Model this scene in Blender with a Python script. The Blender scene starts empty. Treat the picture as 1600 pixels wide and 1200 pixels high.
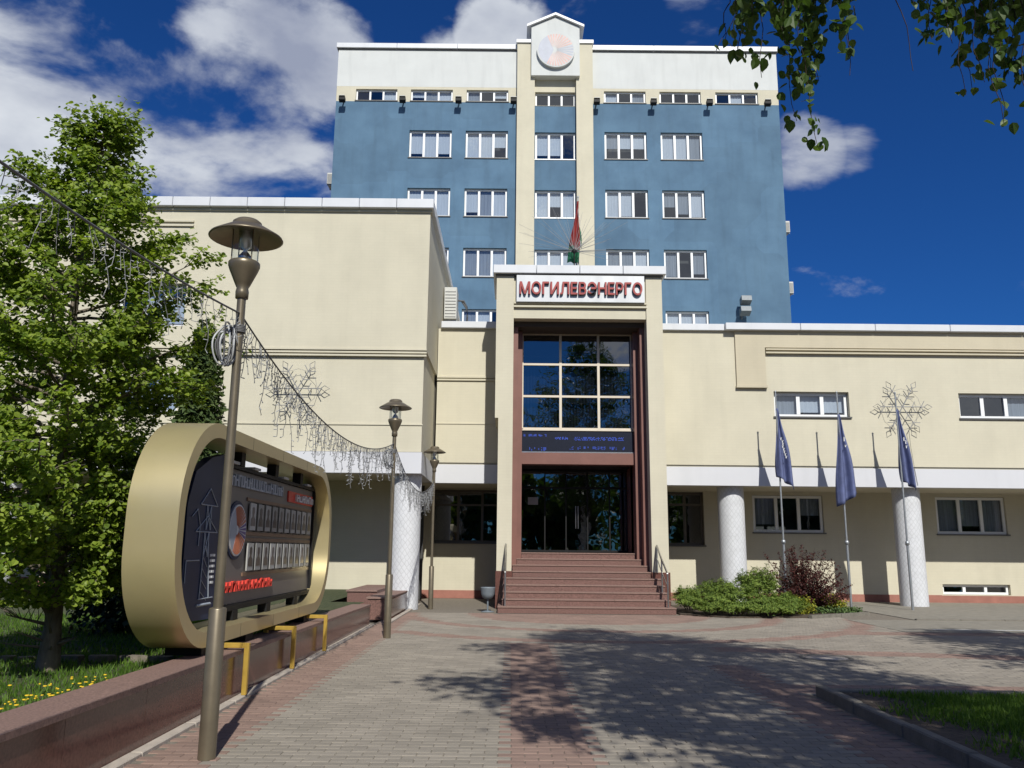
import bpy, bmesh, math, random
import numpy as np
from mathutils import Vector, Matrix
random.seed(7); RNG = np.random.default_rng(11)
sc = bpy.context.scene
COL = sc.collection
rad = math.radians

# ------------------------------------------------------------------ camera
PITCH, ROLL, EYE = rad(11.3), rad(0.55), 1.5
cam = bpy.data.cameras.new('camera'); camo = bpy.data.objects.new('camera', cam); COL.objects.link(camo)
cam.sensor_width = 36.0; cam.lens = 36.0 * 1290 / 1600; cam.clip_start = 0.05; cam.clip_end = 2000
fw = Vector((0, math.cos(PITCH), math.sin(PITCH))); r0 = Vector((1, 0, 0)); u0 = r0.cross(fw)
rt = r0 * math.cos(ROLL) + u0 * math.sin(ROLL); up = -r0 * math.sin(ROLL) + u0 * math.cos(ROLL)
camo.matrix_world = Matrix(((rt.x, up.x, -fw.x, 0), (rt.y, up.y, -fw.y, 0), (rt.z, up.z, -fw.z, EYE), (0, 0, 0, 1)))
sc.camera = camo

# ------------------------------------------------------------------ sun and sky
SUN = Vector((0.175, -1.0, 0.87)).normalized()
sl = bpy.data.lights.new('sun', 'SUN'); sl.energy = 4.9; sl.angle = rad(0.53); sl.color = (1.0, 0.975, 0.89)
so = bpy.data.objects.new('sun', sl); COL.objects.link(so)
so.rotation_euler = (-SUN).to_track_quat('-Z', 'Y').to_euler(); so.location = SUN * 60
W = bpy.data.worlds.new('World'); sc.world = W; W.use_nodes = True
wn, wl = W.node_tree.nodes, W.node_tree.links
for n in list(wn): wn.remove(n)
def WN(t, **k):
    n = wn.new(t)
    for a, b in k.items(): setattr(n, a, b)
    return n
def wmath(op, a, b=None, clamp=False):
    n = WN('ShaderNodeMath', operation=op, use_clamp=clamp)
    for i, v in enumerate((a, b)):
        if v is None: continue
        if isinstance(v, (int, float)): n.inputs[i].default_value = v
        else: wl.new(v, n.inputs[i])
    return n.outputs[0]
sky = WN('ShaderNodeTexSky', sky_type='NISHITA', sun_disc=False)
sky.sun_elevation = math.asin(SUN.z); sky.sun_rotation = math.atan2(SUN.x, SUN.y)
sky.air_density = 1.0; sky.dust_density = 0.25; sky.ozone_density = 3.0; sky.altitude = 150
tint = WN('ShaderNodeMix', data_type='RGBA', blend_type='MULTIPLY'); tint.inputs[0].default_value = 1.0
wl.new(sky.outputs[0], tint.inputs[6]); tint.inputs[7].default_value = (0.10, 0.34, 0.74, 1)
tc = WN('ShaderNodeTexCoord'); vm = WN('ShaderNodeVectorMath', operation='NORMALIZE'); wl.new(tc.outputs['Generated'], vm.inputs[0])
D = vm.outputs[0]
mp = WN('ShaderNodeMapping'); mp.inputs['Scale'].default_value = (1.0, 1.0, 1.9); mp.inputs['Location'].default_value = (0.35, 0.2, 0.1); mp.inputs['Rotation'].default_value = (0, rad(-24), 0); wl.new(D, mp.inputs[0])
nz = WN('ShaderNodeTexNoise'); nz.inputs['Scale'].default_value = 4.2; nz.inputs['Detail'].default_value = 9; nz.inputs['Roughness'].default_value = 0.56; nz.inputs['Distortion'].default_value = 0.25
wl.new(mp.outputs[0], nz.inputs['Vector'])
def raydir(x, y): return (rt * (x - 800) + up * (600 - y) + fw * 1290).normalized()
# banks of cloud, each a soft direction with an angular size: the large bank to the left, a few small ones elsewhere
BANKS = [((60, 130), 10, .23), ((250, 200), 10, .25), ((420, 90), 8.5, .25), ((330, 320), 10, .23), ((40, 330), 10, .24), ((470, 270), 6, .17), ((-250, 250), 16, .26),
         ((775, 45), 3.8, .23), ((725, 55), 3.4, .1), ((1090, 10), 3.6, .16), ((1265, 245), 4.0, .26), ((1320, 240), 3.2, .2), ((1365, 155), 2.4, .1), ((1250, 150), 2.6, .08), ((1590, 430), 2.5, .12), ((600, 10), 3, .07)]
acc = None
for (px, py), deg, wgt in BANKS:
    c = raydir(px, py)
    dt = WN('ShaderNodeVectorMath', operation='DOT_PRODUCT'); wl.new(D, dt.inputs[0]); dt.inputs[1].default_value = c
    mr = WN('ShaderNodeMapRange', interpolation_type='SMOOTHSTEP'); wl.new(dt.outputs['Value'], mr.inputs[0])
    mr.inputs[1].default_value = math.cos(rad(deg)); mr.inputs[2].default_value = 1.0; mr.inputs[3].default_value = 0; mr.inputs[4].default_value = wgt
    acc = mr.outputs[0] if acc is None else wmath('MAXIMUM', acc, mr.outputs[0])
# out of view broken cloud goes on at random, its cover tuned for ambient light
nb = WN('ShaderNodeTexNoise'); nb.inputs['Scale'].default_value = 1.4; nb.inputs['Detail'].default_value = 2; wl.new(D, nb.inputs['Vector'])
sepd = WN('ShaderNodeSeparateXYZ'); wl.new(D, sepd.inputs[0])
back = WN('ShaderNodeMapRange'); wl.new(sepd.outputs[1], back.inputs[0]); back.inputs[1].default_value = 0.55; back.inputs[2].default_value = 0.1; back.inputs[3].default_value = 0; back.inputs[4].default_value = 1
bk = wmath('MULTIPLY', wmath('MULTIPLY', wmath('SUBTRACT', nb.outputs[0], 0.41, True), 1.3), back.outputs[0])
acc = wmath('MAXIMUM', acc, bk)
dens = wmath('ADD', nz.outputs[0], wmath('MULTIPLY', acc, 1.1))
cm = WN('ShaderNodeMapRange', interpolation_type='SMOOTHSTEP'); wl.new(dens, cm.inputs[0]); cm.inputs[1].default_value = 0.635; cm.inputs[2].default_value = 0.785; cm.inputs[3].default_value = 0; cm.inputs[4].default_value = 0.96
n2 = WN('ShaderNodeTexNoise'); n2.inputs['Scale'].default_value = 5.5; n2.inputs['Detail'].default_value = 6; mp2 = WN('ShaderNodeMapping'); mp2.inputs['Location'].default_value = (3.1, 1.7, .4); mp2.inputs['Scale'].default_value = (1, 1, 1.8); wl.new(D, mp2.inputs[0]); wl.new(mp2.outputs[0], n2.inputs['Vector'])
cr = WN('ShaderNodeValToRGB'); wl.new(n2.outputs[0], cr.inputs[0])
cr.color_ramp.elements[0].position = 0.36; cr.color_ramp.elements[0].color = (3.4, 3.8, 5.0, 1)
cr.color_ramp.elements[1].position = 0.66; cr.color_ramp.elements[1].color = (8.0, 8.4, 8.9, 1)
mx = WN('ShaderNodeMix', data_type='RGBA'); wl.new(cm.outputs[0], mx.inputs[0]); wl.new(tint.outputs[2], mx.inputs[6]); wl.new(cr.outputs[0], mx.inputs[7])
bg = WN('ShaderNodeBackground'); bg.inputs[1].default_value = 0.095; wl.new(mx.outputs[2], bg.inputs[0])
wo = WN('ShaderNodeOutputWorld'); wl.new(bg.outputs[0], wo.inputs[0])
vs = sc.view_settings; vs.view_transform = 'Standard'; vs.look = 'None'; vs.exposure = 0.0; vs.gamma = 1.0; vs.use_curve_mapping = False
sc.render.engine = 'CYCLES'; sc.cycles.use_denoising = True; sc.cycles.max_bounces = 7; sc.cycles.transparent_max_bounces = 12
sc.cycles.sample_clamp_indirect = 6.0; sc.cycles.caustics_reflective = False; sc.cycles.caustics_refractive = False

# ------------------------------------------------------------------ materials
def newmat(name):
    m = bpy.data.materials.new(name); m.use_nodes = True
    n, l = m.node_tree.nodes, m.node_tree.links
    return m, n, l, n['Principled BSDF']
def pm(name, col, rough=0.8, var=0.12, scale=3.0, bump=0.0, bscale=60.0, metal=0.0, spec=0.5, var2=None, stains=0.0, stretch=(1, 1, 1), rnd=0.0, coat=0.0, emit=None, emits=0.0, courses=0.0, patch=0.0):
    m, n, l, p = newmat(name)
    tc = n.new('ShaderNodeTexCoord'); mp = n.new('ShaderNodeMapping'); mp.inputs['Scale'].default_value = stretch; l.new(tc.outputs['Object'], mp.inputs[0])
    nz = n.new('ShaderNodeTexNoise'); nz.inputs['Scale'].default_value = scale; nz.inputs['Detail'].default_value = 6; nz.inputs['Roughness'].default_value = .62; l.new(mp.outputs[0], nz.inputs['Vector'])
    cr = n.new('ShaderNodeValToRGB'); l.new(nz.outputs[0], cr.inputs[0])
    c = Vector(col); a = c * (1 - var); b = Vector(var2) if var2 else c * (1 + var)
    cr.color_ramp.elements[0].position = .32; cr.color_ramp.elements[1].position = .68
    cr.color_ramp.elements[0].color = (*a, 1); cr.color_ramp.elements[1].color = (*[min(x, .95) for x in b], 1)
    out = cr.outputs[0]
    if stains:
        mp2 = n.new('ShaderNodeMapping'); mp2.inputs['Scale'].default_value = (1.3, 1.3, .16); l.new(tc.outputs['Object'], mp2.inputs[0])
        n3 = n.new('ShaderNodeTexNoise'); n3.inputs['Scale'].default_value = 2.2; n3.inputs['Detail'].default_value = 5; l.new(mp2.outputs[0], n3.inputs['Vector'])
        r3 = n.new('ShaderNodeMapRange'); l.new(n3.outputs[0], r3.inputs[0]); r3.inputs[1].default_value = .5; r3.inputs[2].default_value = .8; r3.inputs[3].default_value = 1; r3.inputs[4].default_value = 1 - stains
        mm = n.new('ShaderNodeMix'); mm.data_type = 'RGBA'; mm.blend_type = 'MULTIPLY'; mm.inputs[0].default_value = 1; l.new(out, mm.inputs[6]); l.new(r3.outputs[0], mm.inputs[7]); out = mm.outputs[2]
    hgt = None
    if courses or patch:
        sp = n.new('ShaderNodeSeparateXYZ'); l.new(tc.outputs['Object'], sp.inputs[0]); sm = n.new('ShaderNodeMath'); l.new(sp.outputs[0], sm.inputs[0]); l.new(sp.outputs[1], sm.inputs[1])
        cb = n.new('ShaderNodeCombineXYZ'); l.new(sm.outputs[0], cb.inputs[0]); l.new(sp.outputs[2], cb.inputs[1])
    if courses:
        bt = n.new('ShaderNodeTexBrick'); l.new(cb.outputs[0], bt.inputs['Vector']); bt.inputs['Scale'].default_value = 1; bt.inputs['Brick Width'].default_value = .26; bt.inputs['Row Height'].default_value = .078; bt.inputs['Mortar Size'].default_value = .006; bt.inputs['Mortar Smooth'].default_value = .6
        bt.inputs['Color1'].default_value = (1, 1, 1, 1); bt.inputs['Color2'].default_value = (1 - courses * .6,) * 3 + (1,); bt.inputs['Mortar'].default_value = (1 - courses * 1.8,) * 3 + (1,)
        mm = n.new('ShaderNodeMix'); mm.data_type = 'RGBA'; mm.blend_type = 'MULTIPLY'; mm.inputs[0].default_value = 1; l.new(out, mm.inputs[6]); l.new(bt.outputs[0], mm.inputs[7]); out = mm.outputs[2]
    if patch:
        vo = n.new('ShaderNodeTexVoronoi'); vo.distance = 'CHEBYCHEV'; vo.inputs['Scale'].default_value = .42; l.new(cb.outputs[0], vo.inputs['Vector']); sc2 = n.new('ShaderNodeSeparateColor'); l.new(vo.outputs['Color'], sc2.inputs[0])
        r5 = n.new('ShaderNodeMapRange'); l.new(sc2.outputs[0], r5.inputs[0]); r5.inputs[3].default_value = 1 - patch; r5.inputs[4].default_value = 1 + patch
        mm = n.new('ShaderNodeMix'); mm.data_type = 'RGBA'; mm.blend_type = 'MULTIPLY'; mm.inputs[0].default_value = 1; l.new(out, mm.inputs[6]); l.new(r5.outputs[0], mm.inputs[7]); out = mm.outputs[2]
    if rnd:
        at = n.new('ShaderNodeAttribute'); at.attribute_name = 'rnd'; oi = n.new('ShaderNodeObjectInfo')
        ad = n.new('ShaderNodeMath'); l.new(at.outputs['Fac'], ad.inputs[0]); l.new(oi.outputs['Random'], ad.inputs[1])
        fr = n.new('ShaderNodeMath'); fr.operation = 'FRACT'; l.new(ad.outputs[0], fr.inputs[0])
        r4 = n.new('ShaderNodeMapRange'); l.new(fr.outputs[0], r4.inputs[0]); r4.inputs[3].default_value = 1 - rnd; r4.inputs[4].default_value = 1 + rnd
        mm = n.new('ShaderNodeMix'); mm.data_type = 'RGBA'; mm.blend_type = 'MULTIPLY'; mm.inputs[0].default_value = 1; l.new(out, mm.inputs[6]); l.new(r4.outputs[0], mm.inputs[7]); out = mm.outputs[2]
    l.new(out, p.inputs['Base Color'])
    p.inputs['Roughness'].default_value = rough; p.inputs['Metallic'].default_value = metal; p.inputs['Specular IOR Level'].default_value = spec
    if coat: p.inputs['Coat Weight'].default_value = coat
    if emit: p.inputs['Emission Color'].default_value = (*emit, 1); p.inputs['Emission Strength'].default_value = emits
    if bump:
        nb = n.new('ShaderNodeTexNoise'); nb.inputs['Scale'].default_value = bscale; nb.inputs['Detail'].default_value = 4; l.new(mp.outputs[0], nb.inputs['Vector'])
        bp = n.new('ShaderNodeBump'); bp.inputs['Strength'].default_value = bump; bp.inputs['Distance'].default_value = .02; l.new(nb.outputs[0], bp.inputs['Height']); l.new(bp.outputs[0], p.inputs['Normal'])
    return m
def leafmat(name, c1, c2, trans=0.35, rough=.5, tcol=None):
    m, n, l, p = newmat(name)
    at = n.new('ShaderNodeAttribute'); at.attribute_name = 'rnd'
    cr = n.new('ShaderNodeValToRGB'); l.new(at.outputs['Fac'], cr.inputs[0]); cr.color_ramp.elements[0].color = (*c1, 1); cr.color_ramp.elements[1].color = (*c2, 1)
    l.new(cr.outputs[0], p.inputs['Base Color']); p.inputs['Roughness'].default_value = rough; p.inputs['Specular IOR Level'].default_value = .35
    tr = n.new('ShaderNodeBsdfTranslucent')
    mm = n.new('ShaderNodeMix'); mm.data_type = 'RGBA'; mm.blend_type = 'MULTIPLY'; mm.inputs[0].default_value = 1; l.new(cr.outputs[0], mm.inputs[6]); mm.inputs[7].default_value = (*(tcol or (1.5, 1.6, .7)), 1); l.new(mm.outputs[2], tr.inputs[0])
    ms = n.new('ShaderNodeMixShader'); ms.inputs[0].default_value = trans; l.new(p.outputs[0], ms.inputs[1]); l.new(tr.outputs[0], ms.inputs[2]); l.new(ms.outputs[0], n['Material Output'].inputs[0])
    return m
def glassmat(name, refl=.10, tint=(.85, .9, .92), rough=.015, gain=2.2, wave=.004):
    m, n, l, p = newmat(name); n.remove(p)
    tr = n.new('ShaderNodeBsdfTransparent'); tr.inputs[0].default_value = (*tint, 1)
    gl = n.new('ShaderNodeBsdfGlossy'); gl.inputs['Roughness'].default_value = rough; gl.inputs[0].default_value = (.95, .97, 1, 1)
    ge = n.new('ShaderNodeNewGeometry'); dp = n.new('ShaderNodeVectorMath'); dp.operation = 'DOT_PRODUCT'; l.new(ge.outputs['Incoming'], dp.inputs[0]); l.new(ge.outputs['Normal'], dp.inputs[1])
    ab = n.new('ShaderNodeMath'); ab.operation = 'ABSOLUTE'; l.new(dp.outputs['Value'], ab.inputs[0]); om = n.new('ShaderNodeMath'); om.operation = 'SUBTRACT'; om.inputs[0].default_value = 1; l.new(ab.outputs[0], om.inputs[1])
    pw = n.new('ShaderNodeMath'); pw.operation = 'POWER'; l.new(om.outputs[0], pw.inputs[0]); pw.inputs[1].default_value = 4
    ma = n.new('ShaderNodeMath'); ma.operation = 'MULTIPLY_ADD'; ma.use_clamp = True; l.new(pw.outputs[0], ma.inputs[0]); ma.inputs[1].default_value = gain; ma.inputs[2].default_value = refl
    tc = n.new('ShaderNodeTexCoord'); nb = n.new('ShaderNodeTexNoise'); nb.inputs['Scale'].default_value = 1.6; l.new(tc.outputs['Object'], nb.inputs['Vector'])
    bp = n.new('ShaderNodeBump'); bp.inputs['Strength'].default_value = .25; bp.inputs['Distance'].default_value = wave * 4; l.new(nb.outputs[0], bp.inputs['Height']); l.new(bp.outputs[0], gl.inputs['Normal'])
    ms = n.new('ShaderNodeMixShader'); l.new(ma.outputs[0], ms.inputs[0]); l.new(tr.outputs[0], ms.inputs[1]); l.new(gl.outputs[0], ms.inputs[2]); l.new(ms.outputs[0], n['Material Output'].inputs[0])
    return m
M = {}
M['cream'] = pm('cream_render', (.56, .522, .412), .9, .05, .7, .25, 70, stains=.06, courses=.03)
M['tan'] = pm('tan_render', (.52, .466, .35), .9, .05, .7, .25, 70, stains=.06, courses=.03)
M['blue'] = pm('blue_render', (.072, .145, .235), .85, .12, .55, .25, 40, stains=.16, var2=(.095, .18, .275), patch=.07)
M['white'] = pm('white_render', (.57, .585, .58), .85, .04, .8, .2, 50, stains=.10)
M['trimwhite'] = pm('white_band_paint', (.56, .565, .60), .6, .03, .6, stains=.06)
M['coping'] = pm('white_sheet_metal', (.60, .615, .65), .4, .04, 1.2, metal=0, stains=.08)
M['plinth'] = pm('red_plinth_render', (.30, .13, .10), .85, .15, 3, .2, 40)
M['pvc'] = pm('white_window_plastic', (.78, .79, .80), .35, .02, 2)
M['darkframe'] = pm('dark_bronze_window_frame', (.10, .085, .07), .4, .1, 2)
M['beigeframe'] = pm('beige_window_frame', (.62, .55, .45), .4, .05, 2)
M['sillmetal'] = pm('dark_sill_metal', (.10, .10, .10), .4, .1, 4)
M['glass'] = glassmat('window_glass', .13, gain=.9)
M['glass_dark'] = glassmat('tinted_entrance_glass', .17, (.16, .18, .21), gain=.9)
M['lampglass'] = glassmat('lamp_glass', .05, (.93, .95, .95), gain=.8)
M['blind'] = pm('pale_blind_fabric', (.46, .49, .57), .9, .06, 4, stretch=(8, 8, .3))
M['blind2'] = pm('grey_curtain_fabric', (.22, .24, .29), .9, .25, 5, stretch=(8, 8, .1))
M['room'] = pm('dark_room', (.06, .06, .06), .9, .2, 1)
M['brown'] = pm('brown_cladding', (.185, .088, .072), .45, .10, 2, spec=.4)
M['darkbrown'] = pm('dark_soffit_boards', (.055, .04, .03), .6, .15, 5, stretch=(.2, 1, 4))
M['granite'] = pm('red_brown_granite', (.165, .09, .076), .4, .45, 45, spec=.5)
M['granite_top'] = pm('flamed_granite', (.215, .135, .112), .75, .35, 55, .15, 90)
M['granite_pol'] = pm('polished_dark_granite', (.125, .056, .046), .16, .35, 40, spec=.55)
M['steel'] = pm('stainless_steel', (.55, .55, .55), .3, .08, 8, metal=1)
M['galv'] = pm('galvanised_pipe', (.34, .36, .38), .45, .12, 10, metal=.7)
M['bronze'] = pm('bronze_paint', (.185, .155, .11), .38, .12, 6, metal=.55)
M['gold'] = pm('gold_composite_panel', (.57, .48, .27), .34, .05, 1.2, metal=.6)
M['goldpaint'] = pm('gold_painted_pipe', (.60, .40, .08), .38, .12, 6, metal=.5)
M['black'] = pm('black_metal', (.012, .012, .013), .55, .2, 6, spec=.2)
M['boardgrey'] = pm('warm_grey_board', (.15, .134, .127), .45, .06, 2)
M['boardblue'] = pm('dark_blue_glass_panel', (.012, .024, .07), .45, .2, 2, spec=.25)
M['line'] = pm('pale_blue_lines', (.34, .38, .45), .5, .1, 5)
M['wood'] = pm('brown_display_rail', (.20, .12, .075), .5, .15, 6)
M['paper'] = pm('portrait_paper', (.36, .36, .35), .55, .06, 8, rnd=.3)
M['suit'] = pm('dark_portrait_print', (.07, .06, .065), .35, .3, 10, rnd=.6)
M['redletter'] = pm('red_letter_plastic', (.62, .035, .02), .4, .1, 6)
M['signred'] = pm('sign_letter_red', (.30, .028, .024), .4, .2, 5)
M['signdark'] = pm('sign_letter_side', (.13, .10, .10), .5, .1, 5)
M['signpanel'] = pm('silver_sign_panel', (.52, .53, .55), .38, .05, 2, metal=.25, stains=.15, stretch=(1, 1, .3))
M['whiteletter'] = pm('white_letters', (.60, .61, .63), .5, .08, 6)
M['purple'] = pm('emblem_violet', (.12, .07, .24), .5, .1, 5)
M['orange'] = pm('emblem_orange', (.46, .15, .08), .5, .1, 5)
M['palepink'] = pm('emblem_faded_pink', (.62, .42, .39), .6, .1, 4)
M['palelav'] = pm('emblem_faded_lavender', (.44, .46, .53), .6, .06, 4)
M['flagblue'] = pm('dark_blue_flag_cloth', (.09, .11, .23), .75, .2, 5)
M['flagred'] = pm('red_flag_cloth', (.22, .016, .014), .75, .15, 6)
M['flaggreen'] = pm('green_flag_cloth', (.012, .13, .06), .75, .15, 6)
M['flagwhite'] = pm('white_flag_print', (.62, .62, .62), .75, .05, 6)
M['wire'] = pm('grey_cable', (.12, .12, .125), .55, .15, 10)
M['wiremid'] = pm('grey_metal_rod', (.26, .26, .265), .5, .15, 10)
M['wirepale'] = pm('pale_cable', (.42, .43, .44), .5, .15, 10)
M['ledblue'] = pm('lit_blue_diodes', (.01, .02, .08), .5, .05, 5, emit=(.03, .11, .85), emits=.5)
M['ledpanel'] = pm('led_panel_face', (.012, .015, .028), .45, .15, 30, spec=.15)
M['acwhite'] = pm('air_conditioner_shell', (.50, .50, .48), .5, .05, 4)
M['bingrey'] = pm('grey_painted_bin', (.15, .175, .20), .5, .15, 8)
M['bark'] = pm('brown_bark', (.15, .125, .10), .95, .45, 9, .8, 25, stretch=(1, 1, .35))
M['birchbark'] = pm('birch_bark', (.55, .53, .49), .85, .5, 4, .3, 25, stretch=(1, 1, 2.5))
M['twig'] = pm('twig_bark', (.06, .042, .03), .9, .2, 8)
M['leaf'] = leafmat('maple_leaves', (.09, .155, .014), (.28, .355, .048), .40)
M['birchleaf'] = leafmat('birch_leaves', (.035, .075, .016), (.10, .16, .035), .32)
M['thuja'] = leafmat('thuja_sprays', (.035, .065, .016), (.085, .12, .03), .15, .7)
M['juniper'] = leafmat('juniper_sprays', (.062, .115, .018), (.20, .265, .045), .2, .7)
M['yew'] = leafmat('dark_shrub_leaves', (.012, .026, .009), (.03, .055, .018), .15, .6)
M['barberry'] = leafmat('dark_red_leaves', (.035, .010, .011), (.105, .028, .022), .25, .6, (1.5, .7, .6))
M['golden'] = leafmat('yellow_green_leaves', (.17, .20, .02), (.36, .33, .04), .3, .6)
M['cover'] = leafmat('ground_cover_leaves', (.05, .10, .03), (.13, .19, .06), .2, .6)
M['grass'] = leafmat('grass_blades', (.045, .11, .012), (.14, .235, .03), .35, .6)
M['dandelion'] = pm('yellow_petals', (.75, .50, .02), .7, .1, 5)
M['soil'] = pm('dark_soil', (.075, .055, .04), .95, .4, 12, .8, 40)
M['turf'] = pm('turf_base', (.035, .06, .014), .95, .4, 8, .6, 30, var2=(.07, .075, .03))
M['paver'] = pm('grey_concrete_paver', (.258, .228, .19), .88, .13, 1.1, .25, 120, rnd=.10)
M['paverred'] = pm('red_concrete_paver', (.245, .165, .134), .88, .14, 1.4, .25, 120, rnd=.10)
M['joint'] = pm('sand_joint', (.18, .155, .125), .95, .25, 20, .3, 60)
M['asphalt'] = pm('worn_asphalt', (.235, .215, .18), .92, .15, 4, .4, 120)
M['kerb'] = pm('concrete_kerb', (.17, .155, .13), .9, .18, 6, .35, 60)
M['palekerb'] = pm('pale_kerb', (.42, .37, .32), .9, .12, 6, .25, 60)
M['paint'] = pm('white_road_paint', (.62, .62, .60), .7, .1, 20)
M['iron'] = pm('cast_iron', (.26, .25, .24), .6, .15, 10, .4, 60)
M['ground'] = pm('ground_base', (.16, .145, .12), .95, .15, .6)
def column_mat():
    m = pm('white_mosaic_column', (.60, .61, .64), .55, .06, 5)
    n, l = m.node_tree.nodes, m.node_tree.links; p = n['Principled BSDF']
    uv = n.new('ShaderNodeUVMap'); mp = n.new('ShaderNodeMapping'); mp.inputs['Rotation'].default_value = (0, 0, rad(45)); mp.inputs['Scale'].default_value = (1, 1, 1); l.new(uv.outputs[0], mp.inputs[0])
    vo = n.new('ShaderNodeTexVoronoi'); vo.feature = 'DISTANCE_TO_EDGE'; vo.inputs['Scale'].default_value = 1.0; vo.inputs['Randomness'].default_value = .25; l.new(uv.outputs[0], vo.inputs['Vector'])
    mr = n.new('ShaderNodeMapRange'); l.new(vo.outputs['Distance'], mr.inputs[0]); mr.inputs[1].default_value = .02; mr.inputs[2].default_value = .10
    bp = n.new('ShaderNodeBump'); bp.inputs['Strength'].default_value = .6; bp.inputs['Distance'].default_value = .008; l.new(mr.outputs[0], bp.inputs['Height']); l.new(bp.outputs[0], p.inputs['Normal'])
    src = p.inputs['Base Color'].links[0].from_socket
    mm = n.new('ShaderNodeMix'); mm.data_type = 'RGBA'; mm.blend_type = 'MULTIPLY'; l.new(src, mm.inputs[6]); mm.inputs[0].default_value = 1
    r2 = n.new('ShaderNodeMapRange'); l.new(mr.outputs[0], r2.inputs[0]); r2.inputs[3].default_value = .81; r2.inputs[4].default_value = 1; l.new(r2.outputs[0], mm.inputs[7]); l.new(mm.outputs[2], p.inputs['Base Color'])
    return m
M['column'] = column_mat()

# ------------------------------------------------------------------ mesh helpers
class MB:
    def __init__(s): s.v = []; s.f = []; s.m = []; s.sm = []
    def add(s, vs, fs, mi=0, smooth=False):
        o = len(s.v); s.v += [tuple(p) for p in vs]; s.f += [[i + o for i in f] for f in fs]; s.m += [mi] * len(fs); s.sm += [smooth] * len(fs); return s
    def box(s, x0, x1, y0, y1, z0, z1, mi=0, b=0.0):
        if b <= 0:
            return s.add([(x0, y0, z0), (x1, y0, z0), (x1, y1, z0), (x0, y1, z0), (x0, y0, z1), (x1, y0, z1), (x1, y1, z1), (x0, y1, z1)],
                         [(0, 3, 2, 1), (4, 5, 6, 7), (0, 1, 5, 4), (1, 2, 6, 5), (2, 3, 7, 6), (3, 0, 4, 7)], mi)
        bm = bmesh.new(); bmesh.ops.create_cube(bm, size=1)
        for v in bm.verts: v.co = ((x0 + x1) / 2 + v.co.x * (x1 - x0), (y0 + y1) / 2 + v.co.y * (y1 - y0), (z0 + z1) / 2 + v.co.z * (z1 - z0))
        bmesh.ops.bevel(bm, geom=list(bm.edges), offset=b, segments=1, affect='EDGES')
        s.add([v.co[:] for v in bm.verts], [[v.index for v in f.verts] for f in bm.faces], mi); bm.free(); return s
    def quad(s, a, b, c, d, mi=0): return s.add([a, b, c, d], [(0, 1, 2, 3)], mi)
    def prism(s, poly, ax, a0, a1, mi=0, cap=True):   # poly of 2-tuples in the two other axes
        def P(p, t):
            return {'x': (t, p[0], p[1]), 'y': (p[0], t, p[1]), 'z': (p[0], p[1], t)}[ax]
        n = len(poly); vs = [P(p, a0) for p in poly] + [P(p, a1) for p in poly]
        fs = [(i, (i + 1) % n, n + (i + 1) % n, n + i) for i in range(n)]
        if cap: fs += [list(range(n))[::-1], list(range(n, 2 * n))]
        return s.add(vs, fs, mi)
    def tube(s, pts, r, n=6, mi=0, cap=True):
        pts = [Vector(p) for p in pts]; k = len(pts); rs = r if isinstance(r, (list, tuple)) else [r] * k
        vs = []; ref = Vector((0, 0, 1))
        d0 = (pts[1] - pts[0]).normalized()
        if abs(d0.z) > .9: ref = Vector((1, 0, 0))
        for i in range(k):
            d = (pts[min(i + 1, k - 1)] - pts[max(i - 1, 0)])
            d = d.normalized() if d.length > 1e-9 else d0
            a = d.cross(ref)
            if a.length < 1e-4: a = d.orthogonal()
            a.normalize(); b = d.cross(a)
            for j in range(n):
                t = 2 * math.pi * j / n; vs.append(pts[i] + (a * math.cos(t) + b * math.sin(t)) * rs[i])
        fs = [(i * n + j, i * n + (j + 1) % n, (i + 1) * n + (j + 1) % n, (i + 1) * n + j) for i in range(k - 1) for j in range(n)]
        s.add(vs, fs, mi, True)
        if cap and n > 3: s.add(vs[:n], [list(range(n))], mi); s.add(vs[-n:], [list(range(n))], mi)
        return s
    def lathe(s, prof, cx, cy, n=24, mi=0, z0=0):     # prof: (r, z)
        k = len(prof)
        vs = [(cx + r * math.cos(2 * math.pi * j / n), cy + r * math.sin(2 * math.pi * j / n), z0 + z) for r, z in prof for j in range(n)]
        fs = [(i * n + j, i * n + (j + 1) % n, (i + 1) * n + (j + 1) % n, (i + 1) * n + j) for i in range(k - 1) for j in range(n)]
        return s.add(vs, fs, mi, True)
    def mesh(s, name, off=(0, 0, 0), mats=()):
        me = bpy.data.meshes.new(name); ox, oy, oz = off
        me.from_pydata([(a - ox, b - oy, c - oz) for a, b, c in s.v], [], s.f)
        for m in mats: me.materials.append(m)
        me.polygons.foreach_set('material_index', s.m); me.polygons.foreach_set('use_smooth', s.sm)
        me.update(); return me
    def build(s, name, mat, parent=None):
        mats = mat if isinstance(mat, (list, tuple)) else [mat]
        mats = [M[x] if isinstance(x, str) else x for x in mats]
        return link(name, s.mesh(name, wloc(parent), mats), parent)
def wloc(o):
    p = Vector((0, 0, 0))
    while o is not None: p += o.location; o = o.parent
    return p
def link(name, me, parent=None):
    o = bpy.data.objects.new(name, me); COL.objects.link(o); o.parent = parent; return o
def thing(name, label, cat, loc=(0, 0, 0), group=None):
    o = bpy.data.objects.new(name, None); COL.objects.link(o); o.location = loc; o.empty_display_size = .2
    return tag(o, label, cat, group)
def tag(o, label=None, cat=None, group=None, kind=None):
    if label: o['label'] = label
    if cat: o['category'] = cat
    if group: o['group'] = group
    if kind: o['kind'] = kind
    return o
def box(name, b, mat, parent=None, bev=0.0): return MB().box(*b, b=bev).build(name, mat, parent)
def dup(o, dloc, label=None, parent=None):
    c = o.copy(); COL.objects.link(c); c.parent = parent
    if parent is None: c.location = o.location + Vector(dloc)
    if label: c['label'] = label
    for ch in list(o.children): dup(ch, (0, 0, 0), None, c)
    return c
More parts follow.
